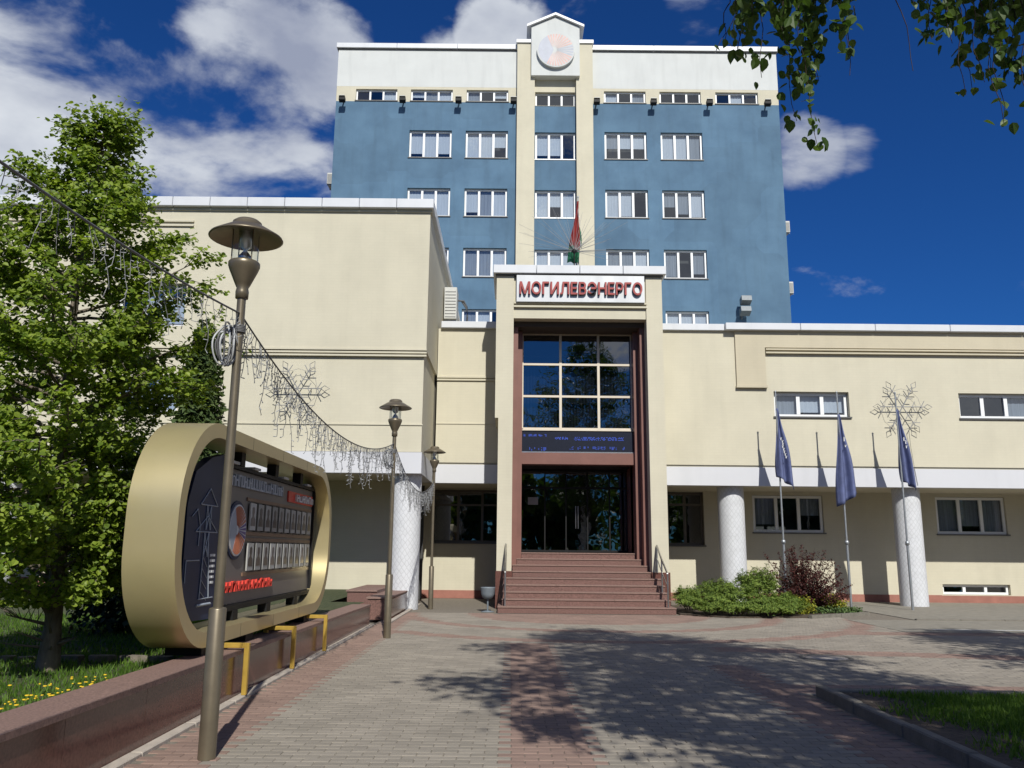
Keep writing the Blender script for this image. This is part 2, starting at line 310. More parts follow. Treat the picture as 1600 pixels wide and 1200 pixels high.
def wall_holes(mb, x0, x1, z0, z1, y, holes, rev=.18, mi=0):
    xs = sorted({x0, x1, *[h[0] for h in holes], *[h[1] for h in holes]}); zs = sorted({z0, z1, *[h[2] for h in holes], *[h[3] for h in holes]})
    xs = [x for x in xs if x0 <= x <= x1]; zs = [z for z in zs if z0 <= z <= z1]
    for a, b in zip(xs, xs[1:]):
        for c, d in zip(zs, zs[1:]):
            mx, mz = (a + b) / 2, (c + d) / 2
            if any(h[0] < mx < h[1] and h[2] < mz < h[3] for h in holes): continue
            mb.quad((a, y, c), (b, y, c), (b, y, d), (a, y, d), mi)
    for a, b, c, d in holes:
        a, b, c, d = max(a, x0), min(b, x1), max(c, z0), min(d, z1)
        if a >= b or c >= d: continue
        Y = y + rev
        mb.quad((a, y, c), (a, Y, c), (a, Y, d), (a, y, d), mi); mb.quad((b, y, c), (b, y, d), (b, Y, d), (b, Y, c), mi)
        mb.quad((a, y, d), (a, Y, d), (b, Y, d), (b, y, d), mi); mb.quad((a, y, c), (b, y, c), (b, Y, c), (a, Y, c), mi)
def window(parent, x0, x1, z0, z1, y, cols=3, frame='pvc', glass='glass', fw_=.07, blinds=True, sill=True, rec=.16, sashes=None, p_blind=.88, bars=()):
    Y = y + rec - .05; mb = MB(); t = fw_
    mb.box(x0, x1, Y, Y + .06, z0, z0 + t); mb.box(x0, x1, Y, Y + .06, z1 - t, z1); mb.box(x0, x0 + t, Y, Y + .06, z0 + t, z1 - t); mb.box(x1 - t, x1, Y, Y + .06, z0 + t, z1 - t)
    w = (x1 - x0 - t) / cols; edges = [x0 + t / 2 + w * i for i in range(cols + 1)]
    for e in edges[1:-1]: mb.box(e - t * .62, e + t * .62, Y - .004, Y + .062, z0 + t, z1 - t)
    for zb in bars: mb.box(x0 + t, x1 - t, Y - .002, Y + .06, zb - t / 2, zb + t / 2)
    win = mb.build('window', frame, parent)
    for i in range(cols):
        a, b = edges[i] + t * .5, edges[i + 1] - t * .5; dy = random.uniform(-.010, .010); dz = random.uniform(-.012, .012)
        yp = Y + .034
        MB().quad((a, yp, z0 + t * .9), (b, yp + dy, z0 + t * .9), (b, yp + dy + dz, z1 - t * .9), (a, yp + dz, z1 - t * .9)).build('pane', glass, win)
        if blinds and random.random() < p_blind:
            drop = random.choice([1, 1, 1, .8, .55, .9]); k = 9; vs = []; yb = Y + .13
            zb = z1 - (z1 - z0) * drop + .02
            for j in range(k + 1):
                xx = a - .02 + (b - a + .04) * j / k; o = .012 * (j % 2)
                vs += [(xx, yb + o, zb), (xx, yb + o, z1)]
            MB().add(vs, [(2 * j, 2 * j + 2, 2 * j + 3, 2 * j + 1) for j in range(k)]).build('blind', random.choice(['blind', 'blind', 'blind', 'blind2']) if blinds is True else blinds, win)
    if sill: MB().box(x0 - .05, x1 + .05, y - .05, Y - .002, z0 - .045, z0 - .003).build('sill', 'sillmetal' if sill is True else sill, win)
    return win
def coping(parent, x0, x1, z0, z1, y0, y1, step=1.9, name='coping_strip'):
    n = max(1, round((x1 - x0) / step)); w = (x1 - x0) / n
    for i in range(n): box(name, (x0 + w * i + .006, x0 + w * (i + 1) - .006, y0, y1, z0, z1), 'coping', parent, .012)

# ------------------------------------------------------------------ ground and paving
def sheet(name, x0, x1, y0, y1, z, mat, parent=None): return MB().quad((x0, y0, z), (x1, y0, z), (x1, y1, z), (x0, y1, z)).build(name, mat, parent)
g = sheet('ground', -500, 500, -400, 600, -.06, 'ground'); tag(g, kind='structure')
plaza = sheet('plaza', -2.72, 30, -6, 26.3, -.0055, 'joint'); tag(plaza, kind='structure')
road = sheet('forecourt', 7.62, 30, 16.46, 19.35, .004, 'asphalt'); tag(road, kind='structure')
def is_red(x, y):
    r = math.hypot(x - 1.85, y - 20.3)
    if x < -2.12: return True
    if -.02 < x < .64 and y < 14.0: return True
    if r < 2.85 and y < 20.3: return True
    if 4.0 < r < 4.42 or 5.8 < r < 6.25: return x < 12
    if 2.62 < x < 3.2 and y < 11.6: return True
    if x > 3.2 and (9.45 < y < 10.0 or 13.0 < y + .18 * (x - 4) < 13.6): return True
    if x > 6 and 15.9 < y < 16.5: return True
    return False
L_, B_, H_, gp = .2, .1, .05, .0019
def paver_verts(cx, cy, dz=0):
    a, b = L_ / 2 - gp, B_ / 2 - gp; c = .0035; zt = dz
    r = lambda u, w, z: [(cx - u, cy - w, z), (cx + u, cy - w, z), (cx + u, cy + w, z), (cx - u, cy + w, z)]
    return r(a, b, zt - .04) + r(a, b, zt - .005) + r(a - c, b - c, zt)
PF = [(0, 1, 5, 4), (1, 2, 6, 5), (2, 3, 7, 6), (3, 0, 4, 7), (4, 5, 9, 8), (5, 6, 10, 9), (6, 7, 11, 10), (7, 4, 8, 11), (8, 9, 10, 11)]
cells = []
for j in range(20, 203):
    cy = j * B_ + .05; xm = .72 * cy + 2.6
    for i in range(-13, int(xm / L_) + 1):
        cx = i * L_ + (L_ / 2 if j % 2 else 0) - .08
        if cx < -2.62: continue
        if cx > 3.12 and cy < 9.32: continue
        if cx > 7.7 and cy > 16.5: continue
        if -.45 < cx < 4.1 and cy > 20.15: continue
        cells.append((cx, cy))
def near_key(c): return (0 if abs(c[0]) < .63 * c[1] and c[1] > 5.9 else 1, math.hypot(*c))
cells.sort(key=near_key)
pmesh = []
for mname in ('paver', 'paverred'): pmesh.append(MB().add(paver_verts(0, 0), PF).mesh('paver', mats=[M[mname]]))
for cx, cy in cells[:300]:
    o = link('paver', pmesh[1 if is_red(cx, cy) else 0], plaza); o.location = (cx, cy, random.uniform(-.0015, .0015)); o.rotation_euler = (random.uniform(-.006, .006), random.uniform(-.004, .004), random.uniform(-.01, .01))
mb = MB(); rn = []
for cx, cy in cells[300:]:
    mb.add(paver_verts(cx, cy, random.uniform(-.0015, .0015)), PF, 1 if is_red(cx, cy) else 0); rn += [random.random()] * 9
pv = mb.build('paving', ['paver', 'paverred'], plaza); tag(pv, kind='stuff')
pv.data.attributes.new('rnd', 'FLOAT', 'FACE').data.foreach_set('value', rn)
# pavement in front of the right wing with its kerb, white line
sw = box('pavement', (9.2, 30, 19.45, 26.2, -.05, .008), 'asphalt'); tag(sw, kind='structure')
for i in range(12): box('kerb_stone', (9.2 + i * 1.0 + .004, 9.2 + (i + 1) * 1.0 - .004, 19.33, 19.445, -.05, .035), 'kerb', sw, .01)
sheet('road_marking', 8.4, 20, 16.95, 17.06, .009, 'paint', road)
mh = thing('manhole_cover', 'round pale manhole cover set in the paving right of the steps', 'manhole cover', (4.57, 12.45, 0))
MB().lathe([(0, .006), (.30, .006), (.30, -.03)], 4.57, 12.45, 32).build('lid', 'palekerb', mh)
MB().lathe([(.312, -.03), (.312, .008), (.37, .008), (.375, -.03)], 4.57, 12.45, 32).build('rim', 'kerb', mh)

# ------------------------------------------------------------------ office tower
TY = 40.0
T = thing('office_tower', 'tall blue and white office block with gabled centre bay, behind the entrance', 'building', (2.25, TY, 0))
WX = [(-8.44, -6.24), (-5.52, -3.29), (-2.56, -.34), (4.74, 6.95), (7.69, 9.88), (10.66, 12.92)]
rowtop = [23.07 - 3.25 * i for i in range(7)]
mainh = lambda xs: [(a, b, t - 1.55, t) for t in rowtop for a, b in xs]
small = [(a, b, 24.75, 25.42) for a, b in WX]
mb = MB()
wall_holes(mb, -9.47, .15, 0, 24.7, TY, mainh(WX[1:3]), .2); wall_holes(mb, 4.1, 14.0, 0, 24.7, TY, mainh(WX[3:5]), .2)
mb.quad((-9.47, TY, 0), (-9.47, TY + 14, 0), (-9.47, TY + 14, 24.7), (-9.47, TY, 24.7)); mb.quad((14, TY, 0), (14, TY + 14, 0), (14, TY + 14, 24.7), (14, TY, 24.7))
wall_holes(mb, .98, 3.30, 0, 24.49, TY - .05, [(1.08, 3.23, t - 1.62, t - .08) for t in rowtop], .25)
mb.build('wall', 'blue', T)
mb = MB()
wall_holes(mb, -9.47, .15, 24.7, 25.57, TY - .003, small[:3], .2); wall_holes(mb, 4.1, 14.0, 24.7, 25.57, TY - .003, small[3:], .2)
wall_holes(mb, .98, 3.30, 24.49, 26.4, TY - .06, [(1.08, 3.23, 24.5, 25.3)], .25)
mb.build('cream_band', 'cream', T)
mb = MB(); mb.box(-9.475, .15, TY - .006, TY + .5, 25.57, 27.72); mb.box(4.1, 14.005, TY - .006, TY + .5, 25.57, 27.72)
mb.quad((-9.475, TY, 24.7), (-9.475, TY + 14, 24.7), (-9.475, TY + 14, 27.7), (-9.475, TY, 27.7)); mb.quad((14.005, TY, 24.7), (14.005, TY + 14, 24.7), (14.005, TY + 14, 27.7), (14.005, TY, 27.7))
mb.quad((-9.4, TY + .4, 27.6), (14, TY + .4, 27.6), (14, TY + 14, 27.6), (-9.4, TY + 14, 27.6))
mb.build('parapet', 'white', T)
for a, b in ((-9.58, .14), (4.11, 14.1)):
    coping(T, a, b, 27.78, 28.06, TY - .14, TY + .6, 3.2); box('coping_fascia', (a + .06, b - .06, TY - .06, TY + .5, 27.72, 27.78), 'sillmetal', T)
for a, b in ((.12, 1.05), (3.24, 4.12)):
    box('pilaster', (a, b, TY - .32, TY + .3, 0, 28.0), 'cream', T)
    box('pilaster_cap', (a - .06, b + .06, TY - .40, TY + .4, 28.0, 28.2), 'coping', T, .01)
gp_ = MB().prism([(.86, 26.0), (3.42, 26.0), (3.42, 28.85), (2.14, 29.45), (.86, 28.85)], 'y', TY - .52, TY + .6).build('gable_panel', 'white', T)
mb = MB()
for sgn in (-1, 1):
    xa, xb = 2.14, 2.14 + sgn * 1.52
    za, zb = 29.50, 28.79
    mb.prism([(xa, za), (xb, zb), (xb, zb + .13), (xa, za + .13)] if sgn > 0 else [(xb, zb), (xa, za), (xa, za + .13), (xb, zb + .13)], 'y', TY - .66, TY + .7)
mb.build('gable_roof', 'coping', T)
def emblem(parent, c, R, plane, mats, prefix='emblem', th=.18):
    # a disc with a pale half moon on the left and a fan of rays on the right; plane 'y' faces -Y, 'x' faces +X
    cx, cy, cz = c
    def P(u, v, t): return (cx + u, cy - t, cz + v) if plane == 'y' else (cx + t, cy + u, cz + v)
    n = 48; ring = [(R * math.cos(2 * math.pi * i / n), R * math.sin(2 * math.pi * i / n)) for i in range(n)]
    def slab(poly, t0, t1, name, mat, par):
        k = len(poly); vs = [P(u, v, t0) for u, v in poly] + [P(u, v, t1) for u, v in poly]
        fs = [(i, (i + 1) % k, k + (i + 1) % k, k + i) for i in range(k)] + [list(range(k))[::-1], list(range(k, 2 * k))]
        return MB().add(vs, fs).build(name, mat, par)
    disc = slab(ring, 0, th, prefix, mats[0], parent); t = th; e = .004 + R * .003
    slab([(R * .93 * math.cos(a), R * .93 * math.sin(a)) for a in [math.pi * (.62 + .76 * i / 20) for i in range(21)]] + [(-R * .30, -R * .50), (-R * .12, 0), (-R * .30, R * .50)], t, t + e * .45, 'moon', mats[1], disc)
    o = (-R * .12, 0)
    for i in range(24):
        a0 = rad(112 - i * 9.6); a1 = a0 - rad(6.0); mid = abs(math.degrees((a0 + a1) / 2)) < 22
        q = lambda a, rr: (o[0] + (rr * math.cos(a)), o[1] + rr * math.sin(a))
        am = (a0 + a1) / 2; r1 = .12 * R * math.cos(am) + math.sqrt((.93 * R) ** 2 - (.12 * R * math.sin(am)) ** 2)
        slab([q(a0, .18 * R), q(a0 - .02, .18 * R)[:2], q(a1, r1), q((a0 + a1) / 2, r1), q(a0, r1)], t, t + e, 'ray', mats[3] if mid else mats[2], disc)
    return disc
emblem(T, (2.15, TY - .52, 27.38), 1.0, 'y', ('white', 'palelav', 'palepink', 'palelav'))
for a, b in WX: window(T, a + .01, b - .01, 24.76, 25.41, TY, fw_=.075, p_blind=.6)
window(T, 1.10, 3.21, 24.52, 25.28, TY, fw_=.075, p_blind=.4)
for t in rowtop[:5]:
    for a, b in WX[1:5]: window(T, a + .01, b - .01, t - 1.54, t - .01, TY, fw_=.09, rec=.18)
    window(T, 1.10, 3.21, t - 1.61, t - .09, TY - .03, fw_=.09, sill='pvc')
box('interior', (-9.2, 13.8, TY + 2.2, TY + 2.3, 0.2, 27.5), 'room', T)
# small floodlights along the cream band
def floodlight(x, z, label):
    f = thing('floodlight', label, 'floodlight', (x, TY - .05, z), 'floodlights along the top of the tower')
    MB().box(x - .035, x + .035, TY - .42, TY - .001, z - .02, z + .02).build('arm', 'black', f)
    MB().prism([(TY - .55, z - .13), (TY - .33, z - .2), (TY - .28, z + .02), (TY - .5, z + .1)], 'x', x - .16, x + .16).build('housing', 'black', f)
    MB().box(x - .15, x + .15, TY - .57, TY - .50, z + .09, z + .12).build('visor', 'acwhite', f)
    return f
FX = [(-9.06, 'leftmost floodlight on the tower, near its left corner'), (-5.89, 'floodlight between first and second small tower windows from the left'), (-2.95, 'floodlight between second and third small tower windows from the left'),
      (-.06, 'floodlight just left of the cream centre bay of the tower'), (4.31, 'floodlight just right of the cream centre bay of the tower'), (7.29, 'floodlight between fourth and fifth small outer tower windows from the left'), (10.23, 'floodlight between the two rightmost small tower windows'), (13.28, 'rightmost floodlight on the tower, near its right corner')]
for x, lb in FX: floodlight(x, 24.62, lb)
f2 = thing('wall_spotlight', 'pair of grey spotlights on the lower right blue tower wall', 'spotlight', (11.5, TY, 13.4))
MB().box(11.46, 11.54, TY - .5, TY - .001, 13.35, 13.43).box(11.47, 11.53, TY - .06, TY - .001, 12.9, 13.4).build('bracket', 'galv', f2)
for zz, dx in ((13.75, .1), (13.2, .05)): MB().prism([(TY - .75, zz - .05), (TY - .35, zz - .22), (TY - .3, zz + .1), (TY - .7, zz + .2)], 'x', 11.25 + dx, 11.75 + dx).build('lamp_head', 'bingrey', f2)
def ac_unit(x, y, z, w, label, d=.32, h=.62, name='air_conditioner'):
    a = thing(name, label, 'air conditioner', (x, y, z), None)
    MB().box(x - d / 2, x + d / 2, y - w / 2, y + w / 2, z - h / 2, z + h / 2, b=.015).build('casing', 'acwhite', a)
    mb = MB()
    for i in range(9): mb.box(x - d / 2 + .03, x + d / 2 - .03, y - w / 2 - .012, y - w / 2 - .001, z - h / 2 + .06 + i * (h - .12) / 9, z - h / 2 + .075 + i * (h - .12) / 9)
    mb.build('grille', 'sillmetal', a)
    MB().box(x - d / 2, x + d / 2, y - w / 2 + .08, y - w / 2 + .12, z - h / 2 - .05, z - h / 2 - .001).box(x - d / 2, x + d / 2, y + w / 2 - .12, y + w / 2 - .08, z - h / 2 - .05, z - h / 2 - .001).build('bracket', 'galv', a)
    return a
ac_unit(-9.66, 40.8, 20.5, .8, 'small air conditioner on the left edge of the tower'); ac_unit(14.19, 40.8, 18.05, .8, 'upper of two air conditioners on the right edge of the tower'); ac_unit(14.19, 40.8, 14.75, .8, 'lower of two air conditioners on the right edge of the tower')

# ------------------------------------------------------------------ wings
SOF = 3.34
def column(parent, x, y, z1, r=.38):
    mb = MB(); n = 40; k = 2
    me = MB().lathe([(r, 0), (r, z1)], x, y, n).mesh('column', wloc(parent), [M['column']])
    uv = me.uv_layers.new(name='UVMap'); 
    for p in me.polygons:
        for li, vi in zip(p.loop_indices, p.vertices):
            j = p.index % n; jj = vi % n
            u = j if jj == j else j + 1
            uu = u * 2 * math.pi * r / n / .13; vv = me.vertices[vi].co.z / .17; uv.data[li].uv = (uu + vv, uu - vv)
    return link('column', me, parent)
def grooves(parent, x0, x1, y, zs, h=.05, d=.05, mat='cream'):
    for z in zs: box('moulding', (x0, x1, y - d, y + .02, z, z + h), mat, parent)
def base_plinth(parent, x0, x1, y, z1, z0=0): box('plinth', (x0, x1, y - .03, y + .1, z0, z1), 'plinth', parent)

RW = thing('right_wing', 'low cream wing with white columns to the right of the entrance', 'building', (11, 24, 0))
FY, LY, RX1 = 23.8, 26.2, 24.0
uh = [(7.68, 9.88, 5.36, 6.11), (13.1, 15.3, 5.36, 6.11), (18.6, 20.8, 5.36, 6.11)]
mb = MB(); wall_holes(mb, 4.12, RX1, 3.93, 7.92, FY, uh, .22); mb.quad((RX1, FY, 0), (RX1, FY + 8, 0), (RX1, FY + 8, 7.9), (RX1, FY, 7.9)); mb.quad((4.1, FY + .3, 7.9), (RX1, FY + .3, 7.9), (RX1, 40, 7.9), (4.1, 40, 7.9))
mb.build('wall', 'cream', RW)
box('white_band', (4.12, RX1, FY - .03, FY + .25, SOF, 3.87), 'trimwhite', RW); box('shadow_gap', (4.12, RX1, FY + .05, FY + .2, 3.86, 3.94), 'cream', RW)
box('soffit', (4.12, RX1, FY + .25, LY + .1, SOF + .003, SOF + .1), 'cream', RW)
MB().prism([(6.6, 6.27), (7.47, 6.27), (7.47, 7.42), (RX1, 7.42), (RX1, 7.92), (6.6, 7.92)], 'y', FY - .07, FY + .01).build('raised_panel', 'tan', RW)
box('moulding', (6.58, 7.49, FY - .11, FY, 6.20, 6.27), 'tan', RW)
grooves(RW, 7.49, RX1, FY - .04, (7.34, 7.24), .045, .06, 'tan')
coping(RW, 4.02, 6.3, 7.92, 8.12, FY - .10, FY + .5); coping(RW, 6.3, RX1, 7.92, 8.13, FY - .22, FY + .5, 2.3)
lh = [(4.9, 6.06, 1.66, SOF - .02), (7.6, 9.82, 2.08, 3.24), (13.36, 15.56, 2.08, 3.24), (13.36, 15.45, .24, .56), (18.6, 20.8, 2.08, 3.24)]
mb = MB(); wall_holes(mb, 4.12, RX1, 0, SOF + .05, LY, lh, .2); mb.build('recessed_wall', 'cream', RW)
base_plinth(RW, 4.2, 13.3, LY, .23, .0); base_plinth(RW, 13.3, RX1, LY, .22, 0)
for x in (6.45, 11.6, 16.75, 21.9): column(RW, x, 24.42, SOF + .001)
for a, b, c, d in uh: window(RW, a + .01, b - .01, c + .01, d - .01, FY, fw_=.085, rec=.2, p_blind=.3)
window(RW, 4.91, 6.05, 1.67, SOF - .03, LY, 2, 'darkframe', 'glass_dark', .07, False, True, bars=(2.92,))
for a, b, c, d in lh[1:3] + lh[4:]: window(RW, a + .01, b - .01, c + .01, d - .01, LY, 3, 'pvc', 'glass', .08, 'blind2', rec=.12, p_blind=.9)
window(RW, 13.37, 15.44, .25, .55, LY, 3, 'pvc', 'glass', .07, False, False)
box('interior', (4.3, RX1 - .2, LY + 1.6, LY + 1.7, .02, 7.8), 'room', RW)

LK = thing('link_section', 'narrow cream link between left wing and entrance portal', 'building', (-1.3, 24, 0))
mb = MB(); wall_holes(mb, -2.2, -.30, 3.93, 7.92, FY, [], .1); mb.quad((-2.2, FY + .3, 7.9), (0, FY + .3, 7.9), (0, 40, 7.9), (-2.2, 40, 7.9)); mb.build('wall', 'cream', LK)
grooves(LK, -2.2, -.30, FY, (6.42, 6.34), .045, .05); box('moulding', (-2.2, -.30, FY - .02, FY + .01, 5.05, 5.08), 'cream', LK)
box('white_band', (-2.2, -.30, FY - .03, FY + .25, SOF, 3.87), 'trimwhite', LK); box('shadow_gap', (-2.2, -.30, FY + .05, FY + .2, 3.86, 3.94), 'cream', LK)
box('soffit', (-2.9, -.1, FY + .25, LY + .1, SOF + .003, SOF + .1), 'cream', LK)
coping(LK, -2.12, -.36, 7.92, 8.12, FY - .12, FY + .5)
mb = MB(); wall_holes(mb, -3.0, .0, 0, SOF + .05, LY, [(-2.45, -.1, 1.68, SOF - .02)], .2); mb.build('recessed_wall', 'cream', LK); base_plinth(LK, -2.88, 0, LY, .24)
window(LK, -2.44, -.11, 1.69, SOF - .03, LY, 3, 'darkframe', 'glass_dark', .06, False, True, bars=(2.85,))
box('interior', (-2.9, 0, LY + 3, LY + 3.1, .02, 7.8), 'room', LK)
mb = MB()
for i, zz in enumerate((2.65, 2.45, 2.3)): mb.box(-1.0 + i * .1, -.6 + i * .12, LY + 1.5 - i * .2, LY + 1.55 - i * .2, zz, zz + .04)
LW = thing('left_wing', 'tall cream wing with white band and columns behind the leafy tree', 'building', (-9, 21, 0))
WY, LXR, LX0, LRY = 20.8, -2.28, -19.0, 23.35
lwh = [(-10.35, -8.55, 7.1, 8.25), (-10.35, -8.55, 4.85, 5.75), (-15.3, -13.5, 7.1, 8.25), (-15.3, -13.5, 4.85, 5.75)]
mb = MB()
wall_holes(mb, LX0, LXR, 3.88, 6.5, WY, lwh, .2); wall_holes(mb, LX0, LXR + .06, 6.5, 10.36, WY - .06, lwh, .25)
X = LXR + .06
mb.quad((X, WY - .06, 6.5), (X, 33, 6.5), (X, 33, 10.36), (X, WY - .06, 10.36)); mb.quad((LXR, WY, SOF), (LXR, 28, SOF), (LXR, 28, 6.5), (LXR, WY, 6.5)); mb.quad((LX0, WY - .06, 6.5), (X, WY - .06, 6.5), (X, WY + .1, 6.5), (LX0, WY + .1, 6.5))
mb.quad((LXR - .05, WY, 6.5), (X, WY, 6.5), (X, 33, 6.5), (LXR - .05, 33, 6.5)); mb.quad((LX0, WY, 10.3), (X, WY, 10.3), (X, 33, 10.3), (LX0, 33, 10.3))
mb.build('wall', 'cream', LW)
grooves(LW, LX0, LXR + .07, WY - .03, (6.50, 6.42, 6.34), .045, .06); box('moulding', (LX0, LXR + .02, WY - .025, WY + .01, 4.56, 4.59), 'cream', LW)
grooves(LW, LX0, -8.5, WY - .06, (9.95, 9.83), .045, .05)
box('white_band', (LX0, LXR + .02, WY - .03, WY + .3, SOF, 3.87), 'trimwhite', LW); box('side_band', (LXR - .3, LXR + .018, WY + .3, 23.75, SOF, 3.87), 'trimwhite', LW); box('soffit', (LX0, LXR - .01, WY + .3, LRY + .3, SOF + .003, SOF + .1), 'cream', LW)
coping(LW, LX0, LXR + .16, 10.36, 10.62, WY - .22, WY + .4, 1.0)
for i in range(6): box('coping_strip', (LXR - .3, LXR + .158, WY + .41 + i * 2, WY + .40 + (i + 1) * 2, 10.36, 10.62), 'coping', LW, .012)
box('coping_fascia', (LX0, LXR + .10, WY - .10, WY + .2, 10.28, 10.36), 'cream', LW)
lgh = [(-10.9, -9.2, .95, 1.35), (-15.5, -13.5, .95, 1.35), (-10.9, -9.2, 2.0, 3.0)]
mb = MB(); wall_holes(mb, LX0, -2.9, 0, SOF + .05, LRY, lgh, .2); mb.quad((-2.9, LRY, 0), (-2.9, LY + .1, 0), (-2.9, LY + .1, SOF), (-2.9, LRY, SOF)); mb.build('recessed_wall', 'cream', LW)
base_plinth(LW, LX0, -7, LRY, .62); box('plinth', (-2.93, -2.868, LRY + .1, LY, 0, .24), 'plinth', LW)
for a, b, c, d in lwh: window(LW, a + .01, b - .01, c + .01, d - .01, WY, rec=.19, p_blind=.6)
for a, b, c, d in lgh: window(LW, a + .01, b - .01, c + .01, d - .01, LRY, rec=.19, p_blind=.3)
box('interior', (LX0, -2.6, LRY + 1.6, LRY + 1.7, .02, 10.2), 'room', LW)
for x in (-2.68, -7.85, -13.0): column(LW, x, 21.35, SOF + .001)
a = ac_unit(-1.98, 25.6, 9.15, .75, 'large white air conditioner with pipes on the side of the left wing', .40, 1.05)
ac_unit(-2.06, 27.4, 8.75, .7, 'smaller air conditioner low behind the large one on the left wing side', .3, .7)
mb = MB()
for o in (0, .07): mb.tube([(-1.76 - o, 25.8, 9.4), (-1.6 - o, 25.9, 9.42), (-1.5, 26.0, 9.25 - o), (-1.48, 26.0, 8.9), (-1.52, 26.0, 8.0)], .03, 6)
mb.build('pipe', 'wire', a)

# ------------------------------------------------------------------ entrance portal, sign, doors
EP = thing('entrance_portal', 'tall cream entrance portal with brown reveals and dark glazing', 'building', (1.85, 22, 0))
PY = 21.9
Z0 = .94
mb = MB(); mb.box(-.36, .03, PY, FY + .3, Z0, 4.95).box(-.45, .03, PY, FY + .3, 4.95, 8.95); mb.build('pylon', 'cream', EP)
mb = MB(); mb.box(3.68, 4.12, PY, FY + .3, Z0, 8.95); mb.build('pylon', 'cream', EP)
mb = MB(); mb.box(.03, 3.68, PY + .06, FY + .3, 7.74, 8.95); mb.build('lintel', 'cream', EP)
mb = MB(); mb.box(-.45, 4.12, FY + .3, 34, 7.75, 8.9); mb.build('body', 'cream', EP)
grooves(EP, .03, 3.70, PY + .06, (8.14, 8.04), .05, .08)
coping(EP, -.55, 4.24, 8.98, 9.22, PY - .14, FY + .5, 1.2); box('coping_fascia', (-.48, 4.16, PY - .05, FY + .4, 8.94, 8.985), 'sillmetal', EP)
for a, b, c in ((-.38, .05, PY - .02), (3.66, 4.14, PY - .02)): box('granite_base', (a, b, c, FY, .0, Z0), 'granite_pol', EP)
for k, (xa, xb, ya) in enumerate(((.03, .16, 22.35), (.16, .29, 22.75))):
    box('reveal', (xa, xb, ya, 23.7, 1.0 + .157 * k, 7.74 - .16 * k - .0), 'brown', EP); box('reveal', (3.71 - xb, 3.71 - xa - .001, ya, 23.7, 1.0 + .157 * k, 7.739 - .16 * k), 'brown', EP)
box('soffit', (.03, 3.68, 22.3, 23.6, 7.60, 7.74), 'darkbrown', EP)
GY = 23.15
gx = [.30, 1.40, 2.49, 3.42]; gz = [4.84, 5.77, 6.70, 7.60]
gx = [.29, 1.385, 2.47, 3.425]
cw = MB()
for x in gx: cw.box(x - .035, x + .035, GY - .05, GY + .05, gz[0], gz[-1])
for z in gz: cw.box(gx[0] + .035, gx[-1] - .035, GY - .046, GY + .046, z - .03, z + .03)
cw.box(gx[0] - .035, gx[-1] + .035, GY - .09, GY + .04, gz[0] - .06, gz[0] - .031)
cwo = cw.build('window', 'beigeframe', EP); cwo['label'] = 'nine-pane entrance window with beige frame'
for i in range(3):
    for j in range(3):
        d1, d2 = random.uniform(-.006, .006), random.uniform(-.006, .006)
        MB().quad((gx[i], GY, gz[j]), (gx[i + 1], GY + d1, gz[j]), (gx[i + 1], GY + d1 + d2, gz[j + 1]), (gx[i], GY + d2, gz[j + 1])).build('pane', 'glass_dark', cwo)
vb = MB()
for i in range(34):
    x = .34 + i * .09; vb.box(x, x + .075, GY + .25 + .02 * math.sin(i * 2.1), GY + .255 + .02 * math.sin(i * 2.1), 4.9, 6.6)
vb.build('blind', 'blind2', cwo)
led = thing('led_display', 'dark scrolling display with blue lit text above the doors', 'display', (1.85, 23.0, 4.43))
box('panel', (.29, 3.42, 22.98, 23.2, 4.16, 4.74), 'ledpanel', led); box('frame_strip', (.28, 3.43, 22.95, 22.979, 4.14, 4.175), 'steel', led)
mb = MB()
def ledline(x0, x1, z, h, p):
    x = x0
    while x < x1:
        if random.random() < p:
            for q in range(4):
                if random.random() < .6: mb.box(x, x + .022, 22.972, 22.9795, z + q * h / 4, z + q * h / 4 + .018)
        x += .028
ledline(.34, 1.0, 4.60, .06, .5); ledline(1.22, 1.58, 4.52, .07, .85); ledline(1.75, 3.15, 4.50, .10, .95); ledline(.5, .95, 4.20, .1, .6); ledline(1.6, 3.3, 4.24, .09, .4)
tag(mb.build('lit_text', 'ledblue', led), kind='stuff')
box('beam', (.29, 3.42, 22.9, 23.3, 3.82, 4.139), 'brown', EP)
DY = 24.5; LZ = 1.413
for xa, xb in ((.20, .29), (3.42, 3.51)): box('porch_side', (xa, xb, 23.3, 24.5, LZ - .1, 3.85), 'brown', EP)
box('porch_ceiling', (.29, 3.42, 23.31, 24.5, 3.822, 3.9), 'black', EP)
dm = MB()
for x in (.31, 1.0, 1.62, 2.25, 2.9, 3.40): dm.box(x - .018, x + .018, DY - .03, DY + .03, LZ, 3.82)
for z in (LZ + .04, 3.28, 3.79): dm.box(.32, 3.39, DY - .028, DY + .028, z - .03, z + .03)
dmo = dm.build('door_screen', 'black', EP)
for a, b in zip((.31, 1.0, 1.62, 2.25, 2.9), (1.0, 1.62, 2.25, 2.9, 3.40)):
    for z0, z1 in ((LZ + .07, 3.25), (3.31, 3.76)): MB().quad((a, DY, z0), (b, DY + random.uniform(-.004, .004), z0), (b, DY, z1), (a, DY, z1)).build('pane', 'glass_dark', dmo)
for x in (1.90, 1.97): MB().tube([(x, DY - .08, 2.1), (x, DY - .08, 2.75)], .014, 8).build('door_handle', 'steel', dmo)
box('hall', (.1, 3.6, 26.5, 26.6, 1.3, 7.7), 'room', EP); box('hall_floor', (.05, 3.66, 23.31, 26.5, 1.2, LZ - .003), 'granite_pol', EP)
box('hall_side', (.0, .06, 24.55, 26.5, 1.3, 7.7), 'room', EP); box('hall_side', (3.62, 3.67, 24.55, 26.5, 1.3, 7.7), 'room', EP); box('hall_ceiling', (.06, 3.62, 23.4, 26.5, 3.91, 4.1), 'room', EP)
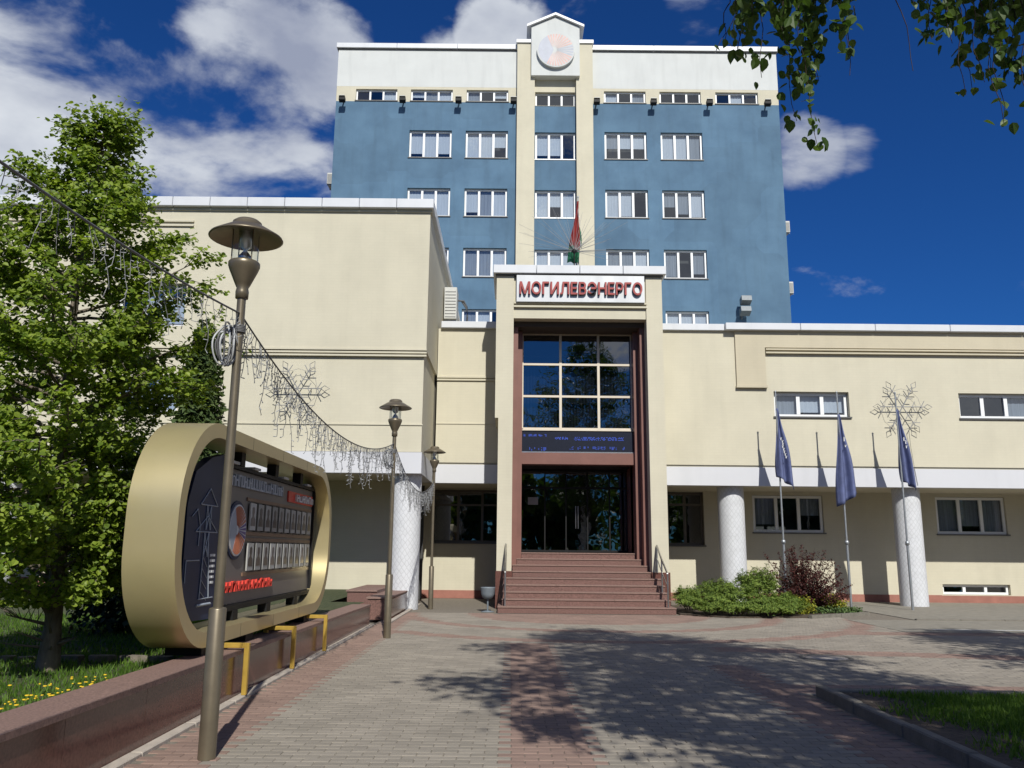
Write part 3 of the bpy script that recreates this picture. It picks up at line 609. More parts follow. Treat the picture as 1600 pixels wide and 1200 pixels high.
nt = tag(MB().box(.50, .80, DY - .04, DY - .034, 2.78, 3.0).build('notice', 'paper'), 'white paper notice on the left entrance door pane', 'notice')
# name sign
SG = thing('name_sign', 'silver sign panel with red Cyrillic capitals above the entrance', 'sign', (1.85, PY, 8.5))
box('panel', (.10, 3.63, PY - .09, PY + .055, 8.17, 8.94), 'signpanel', SG, .006)
def letters(txt, parent, size, face, side, fnmap, width, depth=.06, shear=0.0, bold=.012, fat=.009):
    cu = bpy.data.curves.new('t', 'FONT'); objs = []; x = 0; widths = []
    for ch in txt:
        cu.body = ch; cu.size = size; cu.extrude = depth / 2; cu.offset = bold; cu.shear = shear; cu.resolution_u = 5; cu.bevel_depth = 0
        tmp = bpy.data.objects.new('t', cu); COL.objects.link(tmp); bpy.context.view_layer.update()
        me = bpy.data.meshes.new_from_object(tmp.evaluated_get(bpy.context.evaluated_depsgraph_get())); bpy.data.objects.remove(tmp)
        vs = [v.co.copy() for v in me.vertices]; fs = [list(p.vertices) for p in me.polygons]; nz = [p.normal.z for p in me.polygons]
        if not vs: x += size * .3; continue
        a = min(v.x for v in vs); b = max(v.x for v in vs)
        widths.append((ch, a, b, vs, fs, nz)); bpy.data.meshes.remove(me)
    tot = sum(w[2] - w[1] for w in widths); gap = (width - tot * 1.0) / max(1, len(widths) - 1)
    sx = 1.0
    if gap < size * .06: gap = size * .10; sx = (width - gap * (len(widths) - 1)) / tot
    x = 0
    for ch, a, b, vs, fs, nz in widths:
        mb = MB(); mm_ = []
        for q, (ox, oy) in enumerate(((0, 0), (-fat, 0), (fat, 0), (0, -fat), (0, fat))):
            mb.add([fnmap(x + (v.x - a) * sx + ox, v.y + oy, v.z - q * .0015) for v in vs], fs); mm_ += [0 if n > .5 else 1 for n in nz]
        mb.m = mm_
        mb.build('letter', [face, side], parent); x += (b - a) * sx + gap
letters('МОГИЛЕВЭНЕРГО', SG, .48, 'signred', 'signdark', lambda u, v, w: (.19 + u, PY - .14 - w, 8.37 + v), 3.36, .08, bold=0.0)
# flag and spiky ornament on the portal roof
def drape(parent, name, mats, top, L, w0, w1, lean, nf=2.2, amp=.06, skew=.15, split=None, nu=16, nv=26, yoff=0, point=0.0):
    vs, fs, mi = [], [], []
    for j in range(nv + 1):
        v = j / nv; w = w0 + (w1 - w0) * v ** .85
        for i in range(nu + 1):
            u = i / nu
            x = top[0] + lean * v + w * u + .02 * math.sin(7 * v + 3 * u)
            y = top[1] + yoff + amp * (0.3 + v) * math.sin(u * nf * 2 * math.pi + 2.2 * v) + .02 * math.sin(9 * v)
            z = top[2] - L * v + skew * (u - .3) * v * math.sin(3 * v) - .05 * u * v - point * (u - .5) * v ** 4
            vs.append((x, y, z))
    for j in range(nv):
        for i in range(nu):
            fs.append((j * (nu + 1) + i, j * (nu + 1) + i + 1, (j + 1) * (nu + 1) + i + 1, (j + 1) * (nu + 1) + i)); mi.append(split(i / nu, j / nv) if split else 0)
    b = MB(); b.add(vs, fs, 0, True); b.m = mi
    o = b.build(name, mats, parent); s = o.modifiers.new('s', 'SOLIDIFY'); s.thickness = .006; return o
nf = thing('national_flag', 'red and green flag hanging on a pole above the sign', 'flag', (1.86, 22.4, 9.22))
MB().tube([(1.86, 22.4, 9.2), (1.86, 22.4, 11.5)], [.022, .016], 8).lathe([(0, .06), (.03, .03), (.02, 0)], 1.86, 22.4, 10, 0, 11.5).build('pole', 'galv', nf)
MB().box(1.62, 2.1, 22.15, 22.65, 9.2, 9.27).build('base', 'black', nf)
drape(nf, 'cloth', ['flagred', 'flaggreen'], (1.83, 22.38, 11.38), 1.85, .04, .34, -.30, 1.6, .05, .1, lambda u, v: 1 if v > .74 + .1 * (u - .5) else 0)
drape(nf, 'cloth_fold', ['flagwhite', 'flaggreen'], (1.88, 22.42, 10.95), .95, .02, .05, .03, 1.2, .03, .05, lambda u, v: 0 if v < .35 or u < .2 else 1, 6, 14)
so_ = thing('spike_ornament', 'burst of thin metal spikes around the flag foot on the portal roof', 'ornament', (1.72, 22.1, 9.75))
for i in range(38):
    a = rad(-25 + 230 * ((i * .618) % 1)); el = random.uniform(-.5, .5); Lr = random.uniform(.9, 1.75)
    d = Vector((math.cos(a) * math.cos(el), math.sin(el) * .8, max(-.12, math.sin(a)) * math.cos(el)))
    MB().tube([Vector((1.72, 22.1, 9.75)) + d * .06, Vector((1.72, 22.1, 9.75)) + d * Lr], [.006, .003], 4).build('spike', 'wiremid', so_)
MB().lathe([(0, .09), (.09, 0), (0, -.09)], 1.72, 22.1, 12, 0, 9.75).tube([(1.72, 22.1, 9.2), (1.72, 22.1, 9.75)], .02, 6).build('hub', 'black', so_)

# ------------------------------------------------------------------ steps, rails, bin
ST = thing('entrance_steps', 'red-brown granite steps leading up to the dark entrance doors', 'steps', (1.85, 20.3, 0))
rise, tread = .157, .33
ext = [(-.30, 3.97), (-.20, 3.90), (-.20, 3.90), (-.20, 3.90), (-.20, 3.89), (.051, 3.659), (.051, 3.659), (.16, 3.55), (.29, 3.42)]
for k, (a, b) in enumerate(ext):
    y0 = 20.3 + tread * k; y1 = 23.3
    yb = y1 if k > 4 else 21.87
    nseg = 3; w = (b - a) / nseg
    stp = box('step', (a + .01, b - .01, y0 + .02, yb, rise * k, rise * (k + 1) - .03), 'granite', ST)
    for q in range(nseg): box('tread_slab', (a + w * q + .002, a + w * (q + 1) - .002, y0, yb - .003, rise * (k + 1) - .032, rise * (k + 1)), 'granite_top', stp, .004)
def rail(x, dx, label):
    r = thing('stair_handrail', label, 'handrail', (x, 20.6, 0), 'handrails beside the entrance steps')
    top = [(x + dx, 20.45, .95), (x + dx * .5, 21.2, 1.28), (x, 21.85, 1.62), (x, 21.9, 1.60)]
    MB().tube(top, .024, 8).build('rail', 'steel', r)
    MB().tube([(p[0], p[1], p[2] - .32) for p in top[:3]], .014, 8).build('lower_rail', 'steel', r)
    for p in (top[0], top[1], top[2]): 
        k = min(8, max(0, int((p[1] - 20.3) / tread))); MB().tube([(p[0], p[1], (k + 1) * rise - .005 if p[1] < 21.7 else .93), (p[0], p[1], p[2])], .02, 8).build('post', 'steel', r)
rail(-.12, 0, 'steel stair handrail on the bin side of the steps'); rail(3.8, 0, 'steel stair handrail on the shrub side of the steps')
bn = thing('waste_bin', 'grey goblet-shaped waste bin on a stem left of the steps', 'waste bin', (-.54, 20.75, 0))
MB().lathe([(.0, .30), (.07, .30), (.13, .34), (.165, .42), (.178, .56), (.185, .58), (.165, .575), (.15, .44), (0, .36)], -.54, 20.75, 24).build('bowl', 'bingrey', bn)
MB().tube([(-.54, 20.75, .0), (-.54, 20.75, .33)], .022, 10).build('stem', 'bingrey', bn); MB().lathe([(.0, .03), (.06, .028), (.17, .006), (.17, 0)], -.54, 20.75, 24).build('foot', 'bingrey', bn)

# ------------------------------------------------------------------ street lamps, garlands, coils
def lamp(x, y, label):
    t = thing('street_lamp', label, 'street lamp', (x, y, 0), 'bronze street lamps along the path')
    MB().lathe([(.063, 0), (.063, 1.04), (.058, 1.05), (.036, 1.055)], x, y, 20).build('base_sleeve', 'bronze', t)
    MB().lathe([(.036, 1.04), (.034, 3.54)], x, y, 16).build('pole', 'bronze', t)
    MB().lathe([(.034, 3.44), (.05, 3.445), (.052, 3.50), (.045, 3.53), (.06, 3.56), (.112, 3.68), (.124, 3.715), (.124, 3.74), (.116, 3.75), (0, 3.75)], x, y, 28).build('lower_cup', 'bronze', t)
    MB().lathe([(.105, 3.75), (.105, 4.03)], x, y, 28).build('glass_cylinder', 'lampglass', t)
    for i in range(4):
        a = rad(45 + 90 * i); MB().tube([(x + .113 * math.cos(a), y + .113 * math.sin(a), 3.75), (x + .113 * math.cos(a), y + .113 * math.sin(a), 4.02)], .005, 6).build('rod', 'bronze', t)
    MB().lathe([(0, 3.76), (.06, 3.76), (.05, 3.80), (.012, 3.85), (.05, 3.88), (.055, 3.98), (.06, 4.03)], x, y, 16).build('reflector', 'steel', t)
    MB().lathe([(.28, 3.945), (.292, 3.95), (.285, 3.962), (.15, 4.045), (.12, 4.05), (.115, 4.085), (.09, 4.105), (0, 4.11)], x, y, 36).lathe([(.28, 3.945), (.11, 4.0), (0, 4.0)], x, y, 36).build('hat', 'bronze', t)
    return t
LP = [(-2.17, 6.35), (-2.08, 14.58), (-2.0, 21.5)]
lamp(*LP[0], 'nearest and largest bronze street lamp, in front of the gold honour board')
lamp(*LP[1], 'middle bronze street lamp between honour board and white column'); lamp(*LP[2], 'farthest and smallest bronze street lamp, near the entrance')
ATT = 3.32
def coil(x, y, z, R, label):
    t = thing('cable_coil', label, 'cable', (x, y, z), 'coiled cables tied to the lamp posts')
    mb = MB()
    for k in range(7):
        pts = []; ph = random.random() * 6; rx, rz = R * random.uniform(.22, .55), R * random.uniform(.8, 1.35); cx = x - .06 + random.uniform(-.03, .02)
        for i in range(25):
            a = 2 * math.pi * i / 24; pts.append((cx + rx * math.cos(a), y - .05 - .01 * k + .03 * math.sin(a * 2 + ph), z + rz * math.sin(a) + .01 * math.sin(3 * a + ph)))
        mb.tube(pts, .008, 5, k % 2)
    mb.build('loops', ['wirepale', 'wire'], t)
    mb = MB()
    for k in range(5): 
        pts = [(x + .045 * math.cos(a) - .0, y + .045 * math.sin(a), z + R * .9 + k * .012) for a in [2 * math.pi * i / 12 for i in range(13)]]; mb.tube(pts, .007, 5)
    mb.build('tie', 'wire', t)
coil(LP[0][0], LP[0][1], 3.04, .14, 'bundle of coiled pale cable tied to the nearest lamp post'); coil(LP[1][0], LP[1][1], 3.03, .14, 'bundle of coiled cable tied to the middle lamp post')
def garland(p0, p1, sag, label, den=.055, dl=(.12, .62), rw=.0035):
    t = thing('light_garland', label, 'light garland', p0, 'icicle light garlands strung between the lamps')
    p0, p1 = Vector(p0), Vector(p1); n = 40
    P = lambda s: p0.lerp(p1, s) - Vector((0, 0, sag * 4 * s * (1 - s)))
    MB().tube([P(i / n) for i in range(n + 1)], .0075, 6).build('cable', 'wire', t)
    mb = MB(); Lg = (p1 - p0).length; k = int(Lg / den)
    for i in range(k):
        q = P((i + random.random()) / k); Ld = random.uniform(*dl) * (1 if i % 3 else .6); m = max(3, int(Ld / .06)); pts = [q]
        for j in range(m): q = q + Vector((random.uniform(-.018, .018), random.uniform(-.03, .03), -Ld / m)); pts.append(q)
        mb.tube(pts, rw, 3, 0)
        for p in pts[1:]:
            d = Vector((random.uniform(-1, 1), random.uniform(-1, 1), random.uniform(-.8, .2))).normalized() * .035
            mb.tube([p, p + d], [rw, rw * 1.6], 3, 1)
    tag(mb.build('icicle_lights', ['wiremid', 'wirepale'], t), kind='stuff'); return t
garland((LP[0][0], LP[0][1], ATT), (LP[1][0], LP[1][1], ATT), .46, 'icicle light garland sagging between the nearest and middle lamps')
garland((LP[1][0], LP[1][1], ATT + .02), (LP[2][0], LP[2][1], ATT - .1), .55, 'icicle light garland sagging between the middle and farthest lamps')
garland((-2.25, -1.9, ATT + .05), (LP[0][0], LP[0][1], ATT), .25, 'icicle light garland running from the nearest lamp out over the tree side', .085, (.08, .4), .0024)

# ------------------------------------------------------------------ snowflakes, flagpoles
def snowflake(x, y, z, R, label, wire=None):
    t = thing('snowflake_ornament', label, 'ornament', (x, y, z), 'wire snowflakes on the building front')
    for k in range(6):
        a = rad(60 * k); mb = MB(); d = Vector((math.cos(a), 0, math.sin(a))); n = Vector((-math.sin(a), 0, math.cos(a))); c = Vector((x, y, z))
        mb.tube([c, c + d * R * .74], .014, 5)
        mb.tube([c + d * R * .72, c + d * R * .84 + n * R * .09, c + d * R, c + d * R * .84 - n * R * .09, c + d * R * .72], .011, 5)
        for s in (.32, .62):
            for sg in (-1, 1):
                L = .24 if s > .5 else .2
                mb.tube([c + d * R * s, c + d * R * (s + L * .5) + n * sg * R * L * .87], .011, 5)
        e = Vector((math.cos(a + rad(60)), 0, math.sin(a + rad(60))))
        mb.tube([c + d * R * .62, c + (d + e).normalized() * R * .62, c + e * R * .62], .005, 4)
        mb.build('arm', 'wiremid', t)
    for dx, dz in ((-.4, 0), (.4, 0)): MB().tube([(x + dx * R, y, z + dz), (x + dx * R, y + .12, z + dz)], .01, 5).build('bracket', 'wire', t)
    if wire: MB().tube(wire, .006, 4).build('cable', 'wire', t)
    return t
snowflake(-5.46, WY - .16, 5.46, .82, 'wire snowflake ornament on the left wing behind the garland')
snowflake(11.36, FY - .16, 5.66, .86, 'wire snowflake ornament above the right column', [(11.5, FY - .12, 5.0), (11.55, FY - .05, 4.5), (11.6, FY - .05, 3.95), (11.66, FY - .05, 3.4)])
def flagpole(x, label, L, w1, lean, marks, top=5.36, seed=0, point=.2):
    y = 22.65
    t = thing('flagpole', label, 'flagpole', (x, y, 0), 'blue flags in front of the right wing')
    MB().tube([(x, y, 0), (x, y, 1.75)], .034, 10).tube([(x, y, 1.75), (x, y, 5.86)], [.026, .02], 10).lathe([(0, .06), (.03, .03), (.02, 0)], x, y, 10, 0, 5.86).build('pole', 'galv', t)
    MB().lathe([(.03, 1.70), (.055, 1.71), (.055, 1.80), (.03, 1.81)], x, y, 12).build('clamp', 'galv', t)
    d = drape(t, 'flag', ['flagblue'], (x - .03, y - .02, top), L, .05, w1, lean, 1.9, .085, .35, point=point)
    d['label'] = 'limp dark blue flag'
    random.seed(seed); mb = MB()
    for (u, v, h) in marks:   # the pale print that shows in the folds
        xx = x - .03 + lean * v + (.05 + (w1 - .05) * v ** .85) * u; zz = top - L * v; s = random.uniform(-.02, .02)
        mb.box(xx - .012 + s, xx + .012 + s, y - .14, y - .134, zz - h, zz + h); mb.box(xx - .02 + s, xx + .03 + s, y - .14, y - .134, zz + h * .4, zz + h * .4 + .015)
    mb.build('print', 'flagwhite', d)
flagpole(7.36, 'flagpole with limp blue flag, nearest the steps behind the dark red shrub', 2.05, .50, -.06, [(.4 + .025 * i, .42 + .035 * i, .035) for i in range(8)], 5.4, 1, .35)
flagpole(9.07, 'middle flagpole, its blue flag hanging lowest', 2.35, .60, -.16, [(.5, .30, .06), (.55, .38, .03)], 5.25, 2, -.35)
flagpole(10.7, 'flagpole with limp blue flag in front of the right column', 2.1, .42, .02, [(.5, .40, .05), (.6, .44, .05), (.6, .5, .04)], 5.4, 3, .25)
random.seed(21)

# ------------------------------------------------------------------ granite wall, brackets, honour board
GW = thing('granite_wall', 'long low red-brown granite planter wall under the honour board', 'wall', (-2.9, 8, 0))
def wtop(y): return .50 - (y - 4) * .0072
def wedge(name, x0, x1, y0, y1, lo, hi, mat, par):   # lo/hi: heights at the two ends
    return MB().add([(x0, y0, lo[0]), (x1, y0, lo[0]), (x1, y1, lo[1]), (x0, y1, lo[1]), (x0, y0, hi[0]), (x1, y0, hi[0]), (x1, y1, hi[1]), (x0, y1, hi[1])],
                    [(0, 3, 2, 1), (4, 5, 6, 7), (0, 1, 5, 4), (1, 2, 6, 5), (2, 3, 7, 6), (3, 0, 4, 7)]).build(name, mat, par)
wedge('core', -3.06, -2.79, -4, 16.74, (-.05, -.05), (wtop(-4) - .041, wtop(16.74) - .041), 'granite', GW)
y = -4.0; i = 0
while y < 16.7:
    y1 = min(y + 1.18, 16.75)
    wedge('face_slab', -2.79, -2.75, y + .002, y1 - .002, (.004, .004), (wtop(y) - .041, wtop(y1) - .041), 'granite_pol', GW)
    wedge('cap_slab', -3.10, -2.725, y + .002, y1 - .002, (wtop(y) - .04, wtop(y1) - .04), (wtop(y), wtop(y1)), 'granite_top', GW); y = y1
box('end_slab', (-3.06, -2.75, 16.752, 16.79, .004, .36), 'granite', GW)
for i in range(20): box('base_kerb', (-2.749, -2.655, -4 + i * 1.04 + .003, -4 + (i + 1) * 1.04 - .003, -.03, .03), 'palekerb', GW, .008)
G2 = thing('granite_planter', 'short low granite planter at the foot of the left white column', 'planter', (-2.8, 20, 0))
box('body', (-3.02, -2.56, 18.1, 22.6, 0, .43), 'granite', G2, .006); box('cap', (-3.05, -2.53, 18.07, 22.63, .43, .47), 'granite_top', G2, .006); box('side_slab', (-2.56, -2.535, 18.12, 22.58, .01, .42), 'granite_pol', G2)
G3 = thing('granite_ledge', 'wider granite ledge behind the short planter, left of the column', 'planter', (-3.5, 21, 0))
box('body', (-3.75, -3.06, 19.6, 22.4, 0, .50), 'granite', G3, .006); box('cap', (-3.78, -3.06, 19.57, 22.43, .50, .54), 'granite_top', G3, .006)
for i in range(6): box('kerb_stone', (-2.5, -2.40, 17.0 + i * 1.0, 17.99 + i * 1.0, -.03, .035), 'palekerb', plaza, .006)
for yy, lb in ((8.79, 'nearest gold-painted pipe bracket hooked over the granite wall'), (10.66, 'middle gold pipe bracket on the granite wall, in the lamp shadow'), (12.45, 'farthest gold-painted pipe bracket hooked over the granite wall')):
    b = thing('gold_bracket', lb, 'bracket', (-2.68, yy, 0), 'gold brackets on the granite wall')
    MB().box(-2.70, -2.65, yy - .025, yy + .025, .031, .535, b=.004).build('upright', 'goldpaint', b)
    MB().box(-3.05, -2.70, yy - .025, yy + .025, .485, .535, b=.004).build('arm', 'goldpaint', b)
    MB().box(-3.05, -3.0, yy - .025, yy + .025, wtop(yy - .025) + .001, .485).build('foot', 'goldpaint', b)
HB = thing('honour_board', 'gold oval-ended honour board with portraits standing on the granite wall', 'display board', (-3.1, 10.4, .44))
def rrect(y0, y1, z0, z1, r, n=14):
    pts = []
    for cy, cz, a0 in ((y1 - r, z1 - r, 0), (y0 + r, z1 - r, 90), (y0 + r, z0 + r, 180), (y1 - r, z0 + r, 270)):
        for i in range(n + 1):
            a = rad(a0 + 90 * i / n); pts.append((cy + r * math.cos(a), cz + r * math.sin(a)))
    return pts
O = rrect(7.30, 13.55, .55, 2.70, .92); I = rrect(7.44, 13.41, .69, 2.56, .80)
Xf, Xb = -2.90, -3.36; n = len(O)
mb = MB()
mb.add([(Xf, a, b) for a, b in O] + [(Xb, a, b) for a, b in O], [(i, (i + 1) % n, n + (i + 1) % n, n + i) for i in range(n)], 0, True)
mb.add([(Xf, a, b) for a, b in I] + [(Xb, a, b) for a, b in I], [(i, (i + 1) % n, n + (i + 1) % n, n + i) for i in range(n)], 0, True)
for Xc in (Xf, Xb): mb.add([(Xc, a, b) for a, b in O] + [(Xc, a, b) for a, b in I], [(i, (i + 1) % n, n + (i + 1) % n, n + i) for i in range(n)])
mb.build('ring_frame', 'gold', HB)
for ys in (9.25, 10.5, 11.75): box('seam', (-3.35, -2.899, ys - .002, ys + .002, 2.562, 2.7012), 'black', HB); box('seam', (-3.35, -2.899, ys - .002, ys + .002, .5488, .688), 'black', HB)
box('panel', (-3.20, -3.13, 8.98, 13.12, .86, 2.36), 'boardgrey', HB, .008)
box('panel_rim', (-3.22, -3.09, 8.97, 13.14, 2.36, 2.40), 'black', HB); box('panel_rim', (-3.22, -3.09, 8.97, 13.14, .80, .86), 'black', HB); box('panel_rim', (-3.22, -3.09, 13.12, 13.18, .86, 2.36), 'black', HB)
bl = MB().prism([(8.02, 1.0), (8.35, .78), (8.955, .76), (8.955, 2.48), (8.55, 2.40), (8.15, 2.22), (8.0, 1.9)], 'x', -3.19, -3.10).build('blue_panel', 'boardblue', HB)
MB().prism([(7.46, 1.62), (7.8, .9), (8.2, .7), (8.4, .7), (8.4, 2.55), (8.2, 2.55), (7.8, 2.36)], 'x', -3.30, -3.24).build('back_lining', 'black', HB)
mb = MB(); lx = -3.094
def ln(p, q, w=.006): mb.tube([(lx, *p), (lx, *q)], w, 4)
for (yc, zc, hw, hh) in ((8.57, 1.91, .24, .17), (8.55, 1.64, .30, .16)):
    ln((yc - hw, zc), (yc + hw, zc)); ln((yc - hw, zc), (yc, zc + hh)); ln((yc + hw, zc), (yc, zc + hh)); ln((yc - .06, zc), (yc - .06, zc - .25)); ln((yc + .06, zc), (yc + .06, zc - .25)); ln((yc - .06, zc - .25), (yc + .06, zc)); ln((yc + .06, zc - .25), (yc - .06, zc))
for s in (-1, 1): ln((8.55 + s * .05, 1.6), (8.6 + s * .13, .98))
for k in range(5): ln((8.52 - k * .012, 1.5 - k * .11), (8.62 + k * .012, 1.4 - k * .11), .004)
ln((8.45, .98), (8.85, .98)); ln((8.42, .92), (8.8, .92), .014); ln((8.06, 1.36), (8.4, 1.36)); ln((8.06, 1.36), (8.06, 1.15)); ln((8.12, 1.78), (8.26, 1.86)); ln((8.26, 1.86), (8.35, 1.7)); ln((8.35, 1.7), (8.34, 1.5))
mb.build('pylon_drawing', 'line', bl)
mb = MB()
for k in range(6):
    for q in range(2): mb.box(-3.099, -3.092, 8.7 + q * .08, 8.76 + q * .08, 1.12 + k * .055, 1.145 + k * .055)
mb.build('caption_marks', 'whiteletter', bl)
MB().prism([(9.54 + .33 * math.cos(2 * math.pi * i / 36), 1.68 + .33 * math.sin(2 * math.pi * i / 36)) for i in range(36)], 'x', -3.135, -3.115).build('emblem_backing', 'boardblue', HB)
emblem(HB, (-3.115, 9.54, 1.68), .29, 'x', ('whiteletter', 'line', 'orange', 'purple'), th=.015)
random.seed(5)
def marks(y0, y1, z, h, x, mat, name, italic=0, w=.09):
    yy = y0; k = 0
    while yy < y1:   # raised letters too small to read
        ww = random.uniform(.7, 1.1) * w; mb = MB(); t = .018
        zt = h * random.choice([1, 1, .8])
        sh = lambda yv, zv: yv + italic * zv
        def bar(ya, yb, za, zb): mb.prism([(sh(ya, za) , z + za), (sh(yb, za), z + za), (sh(yb, zb), z + zb), (sh(ya, zb), z + zb)], 'x', x, x + .03)
        bar(yy, yy + t * 1.4, 0, zt); bar(yy + ww * .75, yy + ww * .75 + t * 1.4, 0, zt)
        c = random.choice([0, .45, .86]); bar(yy + t * 1.4, yy + ww * .75, zt * c, zt * c + t * 1.2)
        mb.build(name, mat, HB); yy += ww * 1.12; k += 1
marks(9.12, 11.3, 2.17, .13, -3.129, 'line', 'heading_letter', w=.10)
marks(9.05, 11.0, 1.0, .11, -3.129, 'redletter', 'red_letter', .25, .13)
box('red_plate', (-3.129, -3.11, 11.65, 13.05, 2.12, 2.27), 'redletter', HB); marks(12.0, 12.95, 2.14, .10, -3.109, 'whiteletter', 'plate_letter', w=.14)
for r, (za, zb) in enumerate(((1.69, 2.01), (1.22, 1.54))):
    box('rail', (-3.129, -3.115, 9.86, 13.06, zb + .02, zb + .06), 'wood', HB); box('rail', (-3.129, -3.115, 9.86, 13.06, za - .06, za - .02), 'wood', HB)
    for c in range(10):
        ya = 9.94 + c * .31; yb = ya + .225
        p = MB().box(-3.112, -3.095, ya, yb, za, zb).build('portrait', 'paper', HB)
        yc = (ya + yb) / 2
        mbp = MB(); prof = [(yc - .085, za + .05), (yc + .085, za + .05), (yc + .08, za + .13), (yc + .03, za + .165), (yc + .028, za + .18), (yc + .045, za + .215), (yc + .04, za + .26), (yc, za + .28), (yc - .04, za + .26), (yc - .045, za + .215), (yc - .028, za + .18), (yc - .03, za + .165), (yc - .08, za + .13)]
        mbp.prism(prof, 'x', -3.0949, -3.0925).build('figure', 'suit', p)
        if c < 9: box('divider', (-3.128, -3.10, yb + .012, yb + .073, za - .01, zb + .01), 'black', HB)
for yy in (9.5, 10.9, 12.2): box('upper_post', (-3.2, -3.08, yy - .07, yy + .07, 2.401, 2.558), 'black', HB); 
for yy in (9.6, 10.9, 12.25): box('lower_post', (-3.2, -3.08, yy - .08, yy + .08, .692, .799), 'black', HB)
for yy in (9.2, 10.0, 11.3, 12.6): box('clip', (-3.21, -3.06, yy - .12, yy + .12, 2.401, 2.43), 'acwhite', HB)
for yy in (8.4, 9.75, 11.1, 12.4): box('foot', (-3.30, -2.95, yy - .14, yy + .14, wtop(yy - .14) + .001, .549), 'black', HB)

# ------------------------------------------------------------------ lawns and kerbs
lawnL = MB().quad((-30, -4, .37), (-3.062, -4, .37), (-3.062, 18, .37), (-30, 18, .37)).quad((-30, 18, .37), (-3.8, 18, .37), (-3.8, LRY, .37), (-30, LRY, .37)).build('lawn', 'turf'); tag(lawnL, kind='structure')
lawnR = MB().quad((3.42, -6, .055), (30, -6, .055), (30, 9.12, .055), (3.42, 9.12, .055)).build('flower_bed', 'soil'); tag(lawnR, kind='structure')
kb = MB().box(3.29, 3.36, -6, 9.2, -.05, .02).build('kerb', 'kerb'); tag(kb, kind='structure')
for i in range(15): box('kerb_stone', (3.27, 3.37, 9.28 - (i + 1) * 1.0 + .004, 9.28 - i * 1.0 - .004, -.05, .105 + random.uniform(-.006, .006)), 'kerb', kb, .012)
for i in range(16): box('kerb_stone', (3.39 + i * 1.0, 3.382 + (i + 1) * 1.0, 9.14, 9.28, -.05, .07 + random.uniform(-.006, .006)), 'kerb', kb, .012)
def blades(name, n, fn, z, hmin, hmax, mat, w=.006, kind='stuff', parent=None, label=None, cat=None):
    vs, fs, rr = [], [], []
    k = 0
    for i in range(n):
        p = fn()
        if p is None: continue
        x, y = p; h = random.uniform(hmin, hmax); a = random.random() * 6.283; lx_, ly_ = math.cos(a) * w, math.sin(a) * w; bx, by = random.gauss(0, .35) * h, random.gauss(0, .35) * h
        vs += [(x - lx_, y - ly_, z), (x + lx_, y + ly_, z), (x + bx, y + by, z + h)]; fs.append((k, k + 1, k + 2)); rr.append(random.random()); k += 3
    me = bpy.data.meshes.new(name); me.from_pydata(vs, [], fs); me.materials.append(M[mat]); me.attributes.new('rnd', 'FLOAT', 'FACE').data.foreach_set('value', rr)
    o = link(name, me, parent); tag(o, label, cat, kind=kind); return o
random.seed(31)
blades('grass', 42000, lambda: (-3.12 - 6.5 * random.random() ** 1.3, random.uniform(3.2, 14)), .37, .03, .075, 'grass', .007, label='short green grass on the raised lawn behind the granite wall', cat='grass')
def rg():
    x, y = random.uniform(3.45, 8.5), random.uniform(4.5, 9.08)
    d = min((x - 3.5) / .7, (9.15 - y) / .35) + .35 * math.sin(x * 3.1 + y * 2) * math.cos(y * 2.3)
    return (x, y) if random.random() < d - .2 else None
blades('grass', 80000, rg, .055, .03, .085, 'grass', .007, label='patchy green grass in the shaded bed beside the kerb', cat='grass')
mb = MB()
for i in range(170):
    x = -3.14 - abs(random.gauss(0, .22 if i % 3 else .7)); y = random.uniform(4.3, 7.2); z = .37 + random.uniform(.04, .08); r = random.uniform(.007, .019)
    mb.lathe([(0, .004), (r * .7, .006), (r, 0), (0, -.004)], x, y, 6, 0, z)
dn = mb.build('dandelions', 'dandelion'); tag(dn, 'yellow dandelion flowers along the left lawn edge', 'flowers', kind='stuff')
mb = MB()
for i in range(420):
    x, y = random.uniform(3.45, 6), random.uniform(5, 9.1); a = random.random() * 6.28; s = random.uniform(.012, .03)
    mb.add([(x, y, .062), (x + s * math.cos(a), y + s * math.sin(a), .07), (x + s * 1.2 * math.cos(a + .8), y + s * 1.2 * math.sin(a + .8), .066)], [(0, 1, 2)])
tag(mb.build('leaf_litter', 'joint'), 'dry leaf litter scattered on the bare soil by the kerb', 'leaf litter', kind='stuff')

